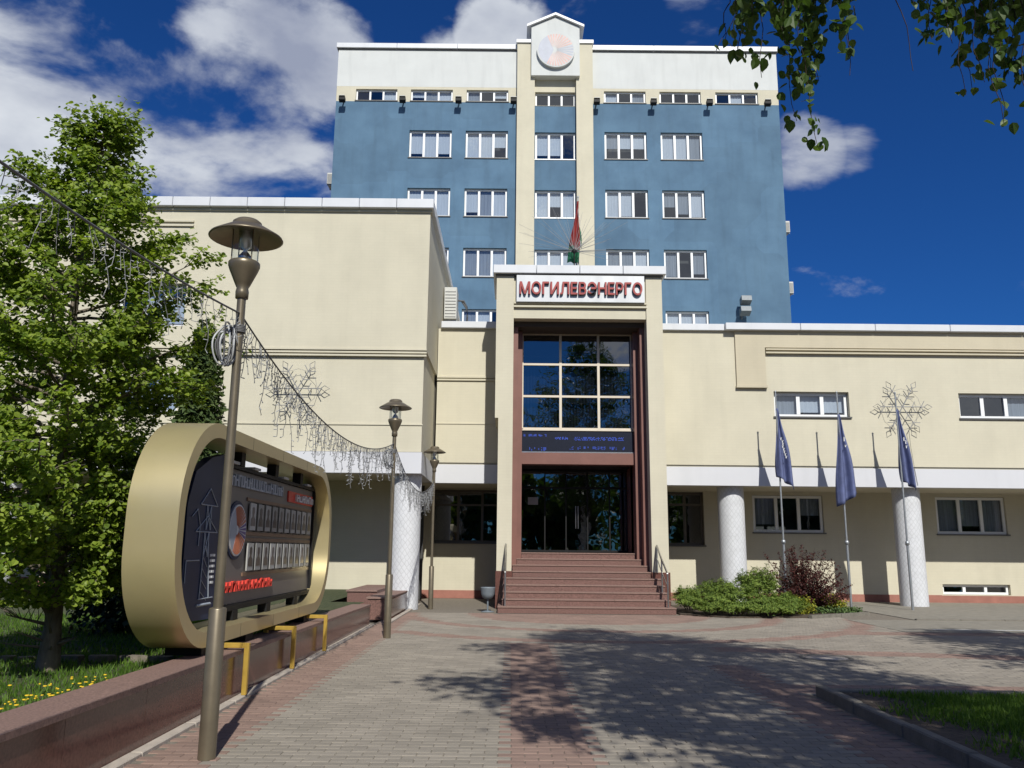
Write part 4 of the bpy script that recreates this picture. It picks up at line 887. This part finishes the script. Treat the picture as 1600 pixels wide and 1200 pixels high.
# ------------------------------------------------------------------ plants
def leafcloud(name, C, size, mat, parent, upbias=.6, droop=0.0, elong=1.25, out=None, seed=1, fold=.25, oval=False, sunb=0.0):
    R = np.random.default_rng(seed); C = np.asarray(C, float); N = len(C)
    s = size * R.uniform(.6, 1.35, N)
    nrm = R.normal(size=(N, 3)); nrm[:, 2] = np.abs(nrm[:, 2]) + upbias
    if out is not None: nrm += out * .7
    nrm += np.array(SUN) * sunb
    nrm /= np.linalg.norm(nrm, axis=1)[:, None]
    ax = R.normal(size=(N, 3)); ax[:, 2] -= droop
    if out is not None: ax += out * .8
    ax -= nrm * (ax * nrm).sum(1)[:, None]; ax /= np.linalg.norm(ax, axis=1)[:, None] + 1e-9
    sd = np.cross(nrm, ax)
    L = (s * elong)[:, None]; Wd = (s * .5)[:, None]
    base = C - ax * L * .5; tip = C + ax * L * .5; mid = C - ax * L * .06
    l = mid + sd * Wd + nrm * Wd * fold; r = mid - sd * Wd + nrm * Wd * fold
    if oval:
        q1, q2 = C - ax * L * .36, C + ax * L * .18; w1_, w2_ = Wd * .78, Wd * .72; up_ = nrm * Wd * fold
        V = np.stack([base, q1 - sd * w1_ + up_ * .8, r, q2 - sd * w2_ + up_ * .7, tip - nrm * L * .08, q2 + sd * w2_ + up_ * .7, l, q1 + sd * w1_ + up_ * .8], 1).reshape(-1, 3) - np.array(wloc(parent))
        F = np.arange(N * 8).reshape(N, 8); tris = np.concatenate([F[:, [0, 1, 2]], F[:, [0, 2, 3]], F[:, [0, 3, 4]], F[:, [0, 4, 5]], F[:, [0, 5, 6]], F[:, [0, 6, 7]]], 0)
    else:
        V = np.stack([base, r, tip, l], 1).reshape(-1, 3) - np.array(wloc(parent))
        F = np.arange(N * 4).reshape(N, 4); tris = np.concatenate([F[:, [0, 1, 2]], F[:, [0, 2, 3]]], 0)
    me = bpy.data.meshes.new(name); me.from_pydata(V.tolist(), [], tris.tolist()); me.materials.append(M[mat])
    rv = R.random(N); me.attributes.new('rnd', 'FLOAT', 'FACE').data.foreach_set('value', np.tile(rv, 6 if oval else 2))
    return link(name, me, parent)
def limb(mb, a, b, r0_, r1_, bend=.12, n=5, k=6):
    a, b = Vector(a), Vector(b); d = (b - a); L = d.length; o = Vector((random.gauss(0, 1), random.gauss(0, 1), random.gauss(0, .4) + .6)) * L * bend
    pts = [a + d * (i / k) + o * math.sin(math.pi * i / k) * .5 for i in range(k + 1)]
    mb.tube(pts, [r0_ + (r1_ - r0_) * i / k for i in range(k + 1)], n); return pts
def tree(name, label, base, H, prof, ncl, nleaf, lsize, leaf, bark, tr, cl_r=.3, seed=3, allow=None, droop=.3, cat='tree', lean=(0, 0), sub=True, strands=None, group=None):
    """prof: list of (height fraction, crown radius)"""
    random.seed(seed); R = np.random.default_rng(seed)
    t = thing(name, label, cat, base, group); bx, by, bz = base
    hs = [p[0] for p in prof]; rs = [p[1] for p in prof]
    tp = []
    for i in range(11):
        s = i / 10; tp.append((bx + lean[0] * s + .05 * math.sin(5 * s + seed) * H * .1, by + lean[1] * s + .05 * math.cos(4 * s) * H * .1 - .05 * H * .1, bz - .05 + s * H * .97))
    MB().tube(tp, [tr * (1.35 if i == 0 else 1) * (1 - .9 * i / 10) + .006 for i in range(11)], 10).build('trunk', bark, t)
    def trunk_at(s):
        f = min(max(s, 0), .999) * 10; i = int(f); a, b = Vector(tp[i]), Vector(tp[i + 1]); return a.lerp(b, f - i)
    br = MB(); C = []; OUT = []
    wts = np.interp(np.linspace(hs[0], hs[-1], 60), hs, rs) + .08; wts = wts / wts.sum()
    made = 0; tries = 0
    while made < ncl and tries < ncl * 12:
        tries += 1
        h = R.choice(np.linspace(hs[0], hs[-1], 60), p=wts) + R.uniform(-.01, .01); rr = np.interp(h, hs, rs); a = R.uniform(0, 2 * math.pi)
        lob = 1 + .16 * math.sin(3 * a + seed + h * 9) + .10 * math.sin(7 * a - h * 23)
        q = rr * lob * math.sqrt(R.uniform(.12, 1))
        c = trunk_at(h) + Vector((q * math.cos(a), q * math.sin(a), R.uniform(-.15, .15)))
        if math.sin(c.x * 2.3 + seed) * math.sin(c.y * 2.1 + 1) * math.sin(c.z * 2.6 + 2) > .42: continue
        if allow and not allow(c): continue
        made += 1
        st = trunk_at(max(.08, h - .10 - .10 * R.random()))
        if sub or made % 3 == 0: limb(br, st, c, min(tr * .22, .006 + .010 * q), .003, .22, 4, 6)
        k = max(5, int(nleaf * R.uniform(.5, 1.4))); pts = R.normal(size=(k, 3)) * cl_r * np.array([.55, .55, .42]) + np.array(c)
        C.append(pts)
    br.build('branches', bark if bark != 'birchbark' else 'twig', t)
    C = np.concatenate(C)
    if allow: C = C[[bool(allow(Vector(p))) for p in C]]
    leafcloud('crown', C, lsize, leaf, t, .5, droop, seed=seed, oval=(leaf == 'leaf'))
    return t
H1 = 5.75
def leafy_tree(name, label, base, H, prof, nlimb, ntwig, nleaf, lsize, leaf, bark, tr, seed, allow):
    random.seed(seed); t = thing(name, label, 'tree', base); bx, by, bz = base
    hs = [p[0] for p in prof]; rs = [p[1] for p in prof]
    tp = [Vector((bx + .05 * math.sin(6 * i / 12 + 1), by + .05 * math.cos(5 * i / 12), bz - .05 + H * .98 * i / 12)) for i in range(13)]
    MB().tube(tp, [tr * (1.4 if i == 0 else 1) * (1 - .93 * i / 12) + .004 for i in range(13)], 10).build('trunk', bark, t)
    br = MB(); C, O = [], []
    for k in range(nlimb):
        h = hs[0] + (hs[-1] - hs[0]) * (k + random.random()) / nlimb; az = k * 2.39996 + random.uniform(-.4, .4); R_ = float(np.interp(h, hs, rs)) * random.uniform(.72, 1.12)
        f = max(.05, h - .10 * min(1, R_)) * 12; i = min(11, int(f)); p0 = tp[i].lerp(tp[i + 1], f - i); i2 = min(.999, h) * 12
        pe = tp[min(12, int(i2))] + Vector((R_ * math.cos(az), R_ * math.sin(az), random.uniform(0, .25)))
        pts = []
        for j in range(8):
            u = j / 7; p = p0.lerp(pe, u); p.z += .16 * R_ * (u ** 2 - u) ; p += Vector((random.gauss(0, .02), random.gauss(0, .02), random.gauss(0, .015))); pts.append(p)
        if allow:
            ok_ = [allow(p) or p.z < 1.2 and math.hypot(p.x - bx, p.y - by) < .35 for p in pts]
            cut = next((j for j, v in enumerate(ok_) if not v), 8)
            if cut < 3: continue
            pts = pts[:cut]; pts = [pts[0].lerp(pts[-1], j / 7) if cut < 8 else pts[j] for j in range(8)]
        r_ = min(tr * .34, .007 + .011 * R_); br.tube(pts, [r_ * (1 - .8 * j / 7) for j in range(8)], 5)
        nt_ = max(3, int(ntwig * (.35 + R_)))
        for q in range(nt_):
            u = random.uniform(.22, 1.0) ** .8 * 6.99; j = int(u); p = pts[j].lerp(pts[j + 1], u - j)
            d = (Vector((math.cos(az), math.sin(az), .35)) + Vector((random.gauss(0, .75), random.gauss(0, .75), random.gauss(0, .5)))).normalized(); Lt = random.uniform(.16, .42)
            e = p + d * Lt
            if allow and not allow(e): continue
            br.tube([p, p.lerp(e, .5) + Vector((0, 0, .02)), e], [.0045, .0035, .002], 3)
            m = int(nleaf * random.uniform(.5, 1.4))
            for w in range(m):
                g = random.random() ** .6; c = p.lerp(e, g) + Vector((random.gauss(0, .045), random.gauss(0, .045), random.gauss(0, .03) - .015))
                if not allow or allow(c): C.append(tuple(c)); O.append((d.x * .6, d.y * .6, -.25))
    br.build('branches', bark, t)
    leafcloud('crown', C, lsize, leaf, t, .3, .35, 1.15, np.array(O), seed, .25, True, .9); return t
leafy_tree('maple_tree', 'young leafy green tree on the left lawn behind the honour board', (-4.28, 7.9, .34), H1,
     [(.10, .75), (.18, 1.2), (.30, 1.55), (.42, 1.65), (.55, 1.5), (.66, 1.22), (.76, .86), (.85, .52), (.93, .24), (1.0, .04)], 132, 17, 31, .041, 'leaf', 'bark', .078, 4,
     lambda c: not (c.x > -3.6 and c.z < 2.95) and not (c.x > -3.45 and c.y < 8.0 and c.z < 4.0) and c.x < (-3.22 if c.z < 3.5 else -2.8) and c.z > .95)
# columnar thuja and dark shrub behind the board
def shrub(name, label, base, blobs, n, size, mat, cat='shrub', stems=6, seed=1, elong=1.6, outw=1.0, stemmat='twig', droop=0, rad_bias=.55, hgt=.6):
    t = thing(name, label, cat, base); R = np.random.default_rng(seed); random.seed(seed)
    C, O = [], []; tot = sum(b[3] * b[4] for b in blobs)
    for (x, y, z, rx, rz) in blobs:
        k = int(n * rx * rz / tot); d = R.normal(size=(k, 3)); d /= np.linalg.norm(d, axis=1)[:, None]
        q = R.uniform(0, 1, k) ** rad_bias
        bump = 1 + .18 * np.sin(d[:, 0] * 7 + x * 3) * np.sin(d[:, 1] * 6 + z * 5) + .12 * np.sin(d[:, 2] * 13 + d[:, 0] * 9)
        q = q * bump
        C.append(np.stack([x + d[:, 0] * q * rx, y + d[:, 1] * q * rx, z + d[:, 2] * q * rz], 1)); O.append(d)
    C = np.concatenate(C); O = np.concatenate(O); ok = C[:, 2] > base[2] + .02
    leafcloud('foliage', C[ok], size, mat, t, .3, droop, elong, O[ok] * outw, seed)
    mb = MB()
    for i in range(stems):
        b = random.choice(blobs); limb(mb, (base[0] + random.uniform(-.05, .05), base[1] + random.uniform(-.05, .05), base[2] - .02), (b[0] + random.uniform(-.4, .4) * b[3], b[1] + random.uniform(-.4, .4) * b[3], b[2] + random.uniform(0, .5) * b[4]), .018, .005, .08, 5, 5)
    mb.build('stems', stemmat, t); return t
shrub('columnar_thuja', 'tall narrow dark green thuja between the tree and the left wing', (-6.15, 16.0, .34), [(-6.15, 16, 1.2, .62, 1.0), (-6.15, 16, 2.3, .60, 1.0), (-6.15, 16, 3.3, .54, 1.0), (-6.15, 16, 4.2, .44, .85), (-6.15, 16, 4.9, .34, .75), (-6.15, 16, 5.35, .2, .6)], 14000, .07, 'thuja', 'conifer', 4, 5, 2.2, 1.2, rad_bias=.25)
shrub('dark_shrub', 'dark green bushy shrub in shade between tree trunk and honour board', (-5.1, 11.3, .34), [(-5.1, 11.3, .95, .8, .7), (-5.5, 11.5, 1.3, .7, .75), (-4.7, 11.6, 1.2, .65, .7), (-5.1, 11.8, 1.75, .5, .5)], 8000, .06, 'yew', 'shrub', 8, 6, 1.5, .8, rad_bias=.4)
# juniper, barberry and the low planting by the steps
random.seed(9)
jb = [(4.45, 21.2, .35, .5, .32), (4.9, 20.2, .25, .62, .30), (5.5, 20.6, .38, .7, .40), (6.05, 21.2, .6, .66, .55), (6.35, 21.5, .72, .55, .5), (5.9, 20.0, .22, .6, .26), (6.5, 20.4, .28, .55, .30), (5.2, 21.3, .5, .6, .40), (4.35, 20.6, .22, .35, .26), (6.9, 20.7, .22, .4, .26), (4.7, 19.95, .14, .45, .2), (5.3, 19.75, .14, .5, .2), (6.0, 19.75, .14, .5, .2), (6.55, 19.95, .14, .4, .2)]
t = thing('juniper', 'spreading bright green juniper right of the granite steps', 'shrub', (5.5, 20.8, 0)); C, O, S = [], [], []; R = np.random.default_rng(8); mb = MB()
for (x, y, z, rx, rz) in jb:
    for k in range(int(95 * rx)):
        a = random.random() * 6.283; q = random.uniform(.35, 1.0); e = Vector((x + math.cos(a) * rx * q, y + math.sin(a) * rx * q, max(.05, z + rz * (1 - q * q) * random.uniform(.5, 1.1))))
        s = Vector((x + math.cos(a) * rx * q * .35, y + math.sin(a) * rx * q * .35, max(.03, z * .5))); dr = (e - s); 
        tipd = Vector((dr.x, dr.y, dr.z * .3 + .05)).normalized()
        for j in range(60):
            f = random.uniform(.25, 1.05); p = s.lerp(e, f) + Vector((0, 0, .08 * math.sin(math.pi * f))); w = .075 * (1.15 - f * .7)
            C.append((p.x + random.gauss(0, w), p.y + random.gauss(0, w), max(.02, p.z + random.gauss(0, w * .5)))); O.append(tuple(tipd))
        if k % 5 == 0: mb.tube([s, s.lerp(e, .5) + Vector((0, 0, .05)), e], [.012, .008, .003], 4)
leafcloud('foliage', C, .019, 'juniper', t, .5, .1, 4.5, np.array(O) * 1.5, 4); mb.build('stems', 'twig', t)
t = thing('barberry', 'dark red spiky shrub between juniper and flagpoles', 'shrub', (7.45, 21.6, 0)); C, O = [], []; mb = MB()
for k in range(170):
    a = random.random() * 6.283; el = rad(random.uniform(20, 88)); Ls = random.uniform(.95, 1.66) * (1 - .12 * math.cos(el)); d = Vector((math.cos(a) * math.cos(el), math.sin(a) * math.cos(el), math.sin(el)))
    s = Vector((7.45 + random.uniform(-.12, .12), 21.6 + random.uniform(-.12, .12), 0)); pts = [s + d * Ls * f + Vector((0, 0, .10 * f - .12 * f * f * (1 if el < 1 else 0))) + Vector((math.cos(a), math.sin(a), 0)) * .08 * f * f for f in (0, .25, .5, .75, 1)]
    mb.tube(pts, [.010, .008, .006, .004, .002], 4)
    for j in range(80):
        f = random.random() ** .75 * 3.99; i = int(f); p = pts[i].lerp(pts[i + 1], f - i); C.append((p.x + random.gauss(0, .028), p.y + random.gauss(0, .028), p.z + random.gauss(0, .02))); O.append(tuple(d))
leafcloud('foliage', C, .036, 'barberry', t, .2, 0, 1.5, np.array(O), 14); mb.build('stems', 'twig', t)
shrub('golden_shrub', 'low yellow-green shrub between juniper and dark red shrub', (6.95, 20.7, 0), [(6.95, 20.65, .22, .42, .24), (6.6, 20.5, .18, .3, .2), (7.2, 20.8, .18, .28, .2)], 1900, .045, 'golden', 'shrub', 6, 3, 1.3, .7)
shrub('golden_shrub', 'low yellow-orange shrub to the right of the dark red shrub', (8.1, 21.5, 0), [(8.05, 21.5, .25, .3, .24), (8.3, 21.6, .18, .28, .18)], 1300, .045, 'golden', 'shrub', 6, 33, 1.3, .7)
gc = [(7.0 + .16 * i, 20.75 + .05 * i, .07, .2, .12) for i in range(11)]
shrub('edging_plants', 'low green edging plants along the front of the planting bed', (7.8, 21.0, 0), gc, 2600, .04, 'cover', 'plants', 4, 12, 1.4, .6)
bed = MB().prism([(4.05, 20.3), (5.0, 19.45), (6.9, 19.7), (8.75, 20.95), (8.6, 22.3), (4.05, 23.5)], 'z', -.05, .03).build('planting_bed', 'soil'); tag(bed, kind='structure')
for (xa, ya), (xb, yb) in (((6.9, 19.62), (7.8, 20.22)), ((7.82, 20.24), (8.75, 20.86))):
    d = Vector((xb - xa, yb - ya, 0)); nn = Vector((-d.y, d.x, 0)).normalized() * .05
    MB().prism([(xa - nn.x, ya - nn.y), (xb - nn.x, yb - nn.y), (xb + nn.x, yb + nn.y), (xa + nn.x, ya + nn.y)], 'z', -.04, .07).build('kerb_stone', 'kerb', bed)

# ------------------------------------------------------------------ birches on the right: they shade the paving and hang into the view
BP = [(.30, 1.6), (.40, 2.6), (.52, 3.1), (.65, 3.0), (.78, 2.4), (.9, 1.5), (1.0, .3)]
def overhead(c): return not (c.y > 1.0 and c.z - 1.5 < .80 * (c.y + .15) and c.x < .75 * c.y + .4)
B1 = tree('birch_tree', 'birch whose leafy twigs hang into the top right corner', (4.35, .4, .05), 14.2, [(a, b * .93) for a, b in BP], 520, 38, .12, 'birchleaf', 'birchbark', .17, .42, 12, allow=overhead, droop=1.0, sub=False)
tree('birch_tree', 'second birch out of view that shades the paving to the right', (10.9, 4.4, .05), 11.2, [(a, b * .86) for a, b in BP], 380, 36, .12, 'birchleaf', 'birchbark', .16, .42, 17, allow=overhead, droop=1.0, sub=False)
random.seed(77); mb = MB(); C = []
def strand(x, y, z0, z1, dens=1.0, drift=0, bare=False):
    n = 12; pts = [Vector((x + drift * (i / n) ** 1.4 + .012 * math.sin(i * 1.3 + x * 9), y + .012 * math.cos(i * 1.7 + x * 5), z0 + (z1 - z0) * i / n)) for i in range(n + 1)]
    mb.tube(pts, [.004 - .0025 * i / n for i in range(n + 1)], 3)
    if bare: return
    L = abs(z1 - z0); k = int(L / .017 * dens)
    for i in range(k):
        f = random.random() * n * .999; j = int(f); p = pts[j].lerp(pts[j + 1], f - j); C.append((p.x + random.gauss(0, .022), p.y + random.gauss(0, .03), p.z - .02 + random.gauss(0, .015)))
limbs = []
for tgt in ((.9, 3.0, 4.25), (1.25, 3.1, 4.3), (1.75, 3.0, 4.3), (2.1, 2.9, 4.3)):
    limbs.append(limb(mb, (4.6, .5, 6.2), tgt, .04, .012, .10, 6, 8))
for (x, z1, dn_) in ((.90, 3.62, .9), (.96, 3.50, .8), (1.02, 3.42, .9), (1.06, 3.50, 1.1), (1.12, 3.44, 1.2), (1.17, 3.3, 1.1), (1.20, 3.10, .9), (1.26, 3.42, 1.2), (1.31, 3.46, 1.2), (1.36, 3.58, 1.0), (1.42, 3.74, .8), (1.0, 3.6, 1.2), (1.10, 3.58, 1.3), (1.22, 3.56, 1.3), (1.30, 3.66, 1.2), (1.52, 3.86, .5),
                      (1.66, 3.72, .8), (1.72, 3.56, .8), (1.78, 3.52, .9), (1.84, 3.60, 1.2), (1.92, 3.42, 1.0), (1.97, 3.48, 1.2), (2.02, 3.22, .7), (2.06, 3.46, 1.2), (2.10, 3.30, .8), (2.14, 3.56, 1.2), (2.18, 3.44, 1.0), (1.88, 3.7, 1.2), (1.98, 3.66, 1.2), (2.22, 3.6, 1.2)):
    strand(x, random.uniform(2.95, 3.25), 4.3, z1, dn_ * 1.15, random.uniform(-.03, .03))
    strand(x + random.uniform(-.05, .05), random.uniform(2.85, 3.3), 4.3, z1 + random.uniform(.08, .35), dn_ * 1.2, random.uniform(-.04, .04))
strand(.97, 3.05, 4.1, 3.55, .25, -.10); strand(.90, 3.05, 3.9, 3.52, .4, -.06)
for (x, z1, dr) in ((1.56, 3.42, .07), (1.85, 3.32, -.03), (1.88, 3.38, .02), (2.12, 3.10, -.06), (1.40, 3.40, -.04), (1.93, 3.2, .03)): strand(x, 3.05, 4.25, z1, 0, dr, True)
mb.build('hanging_twigs', 'twig', B1); leafcloud('hanging_leaves', C, .035, 'birchleaf', B1, .0, 2.2, 1.3, None, 5, .2, True)

# a thin post and a stone edging on the left lawn
gpst = thing('metal_post', 'thin dark metal post with thicker base at the left edge of the lawn', 'post', (-5.33, 8.65, .34))
MB().lathe([(.032, .34), (.032, .82), (.014, .84)], -5.33, 8.65, 10).build('base_sleeve', 'black', gpst); MB().tube([(-5.33, 8.65, .8), (-5.33, 8.65, 2.6)], .012, 8).build('pole', 'black', gpst)
ge = thing('stone_edging', 'row of flat grey edging stones across the lawn behind the tree trunk', 'edging', (-5, 8.2, .34)); random.seed(3); x = -6.6
while x < -3.3:
    w = random.uniform(.14, .3); mbq = MB(); n = 7; yc = 8.55 + random.uniform(-.03, .03); hh = random.uniform(.03, .06)
    pl = [(x + w / 2 + w * .48 * math.cos(6.283 * i / n) * random.uniform(.85, 1.1), yc + .07 * math.sin(6.283 * i / n) * random.uniform(.8, 1.2)) for i in range(n)]
    mbq.prism(pl, 'z', .35, .372 + hh).build('stone', 'joint', ge); x += w + .01
# the wood across the street behind the viewer: seen only as the dark mass mirrored in the entrance glass
C = []; R = np.random.default_rng(91)
for i in range(38):
    x = -62 + i * 3.3 + R.uniform(-1, 1); y = -26 - R.uniform(0, 9); h = R.uniform(7, 12.5); d = R.normal(size=(800, 3)); d /= np.linalg.norm(d, axis=1)[:, None]; q = R.uniform(.2, 1.05, 800)
    C.append(np.stack([x + d[:, 0] * q * 2.9, y + d[:, 1] * q * 2.6, h * .47 + d[:, 2] * q * h * .5], 1))
wd = leafcloud('woodland', np.concatenate(C), .75, 'birchleaf', None, .3, .3, 1.2, None, 8); tag(wd, 'dark wood across the street, mirrored in the entrance glass', 'woodland', kind='stuff')
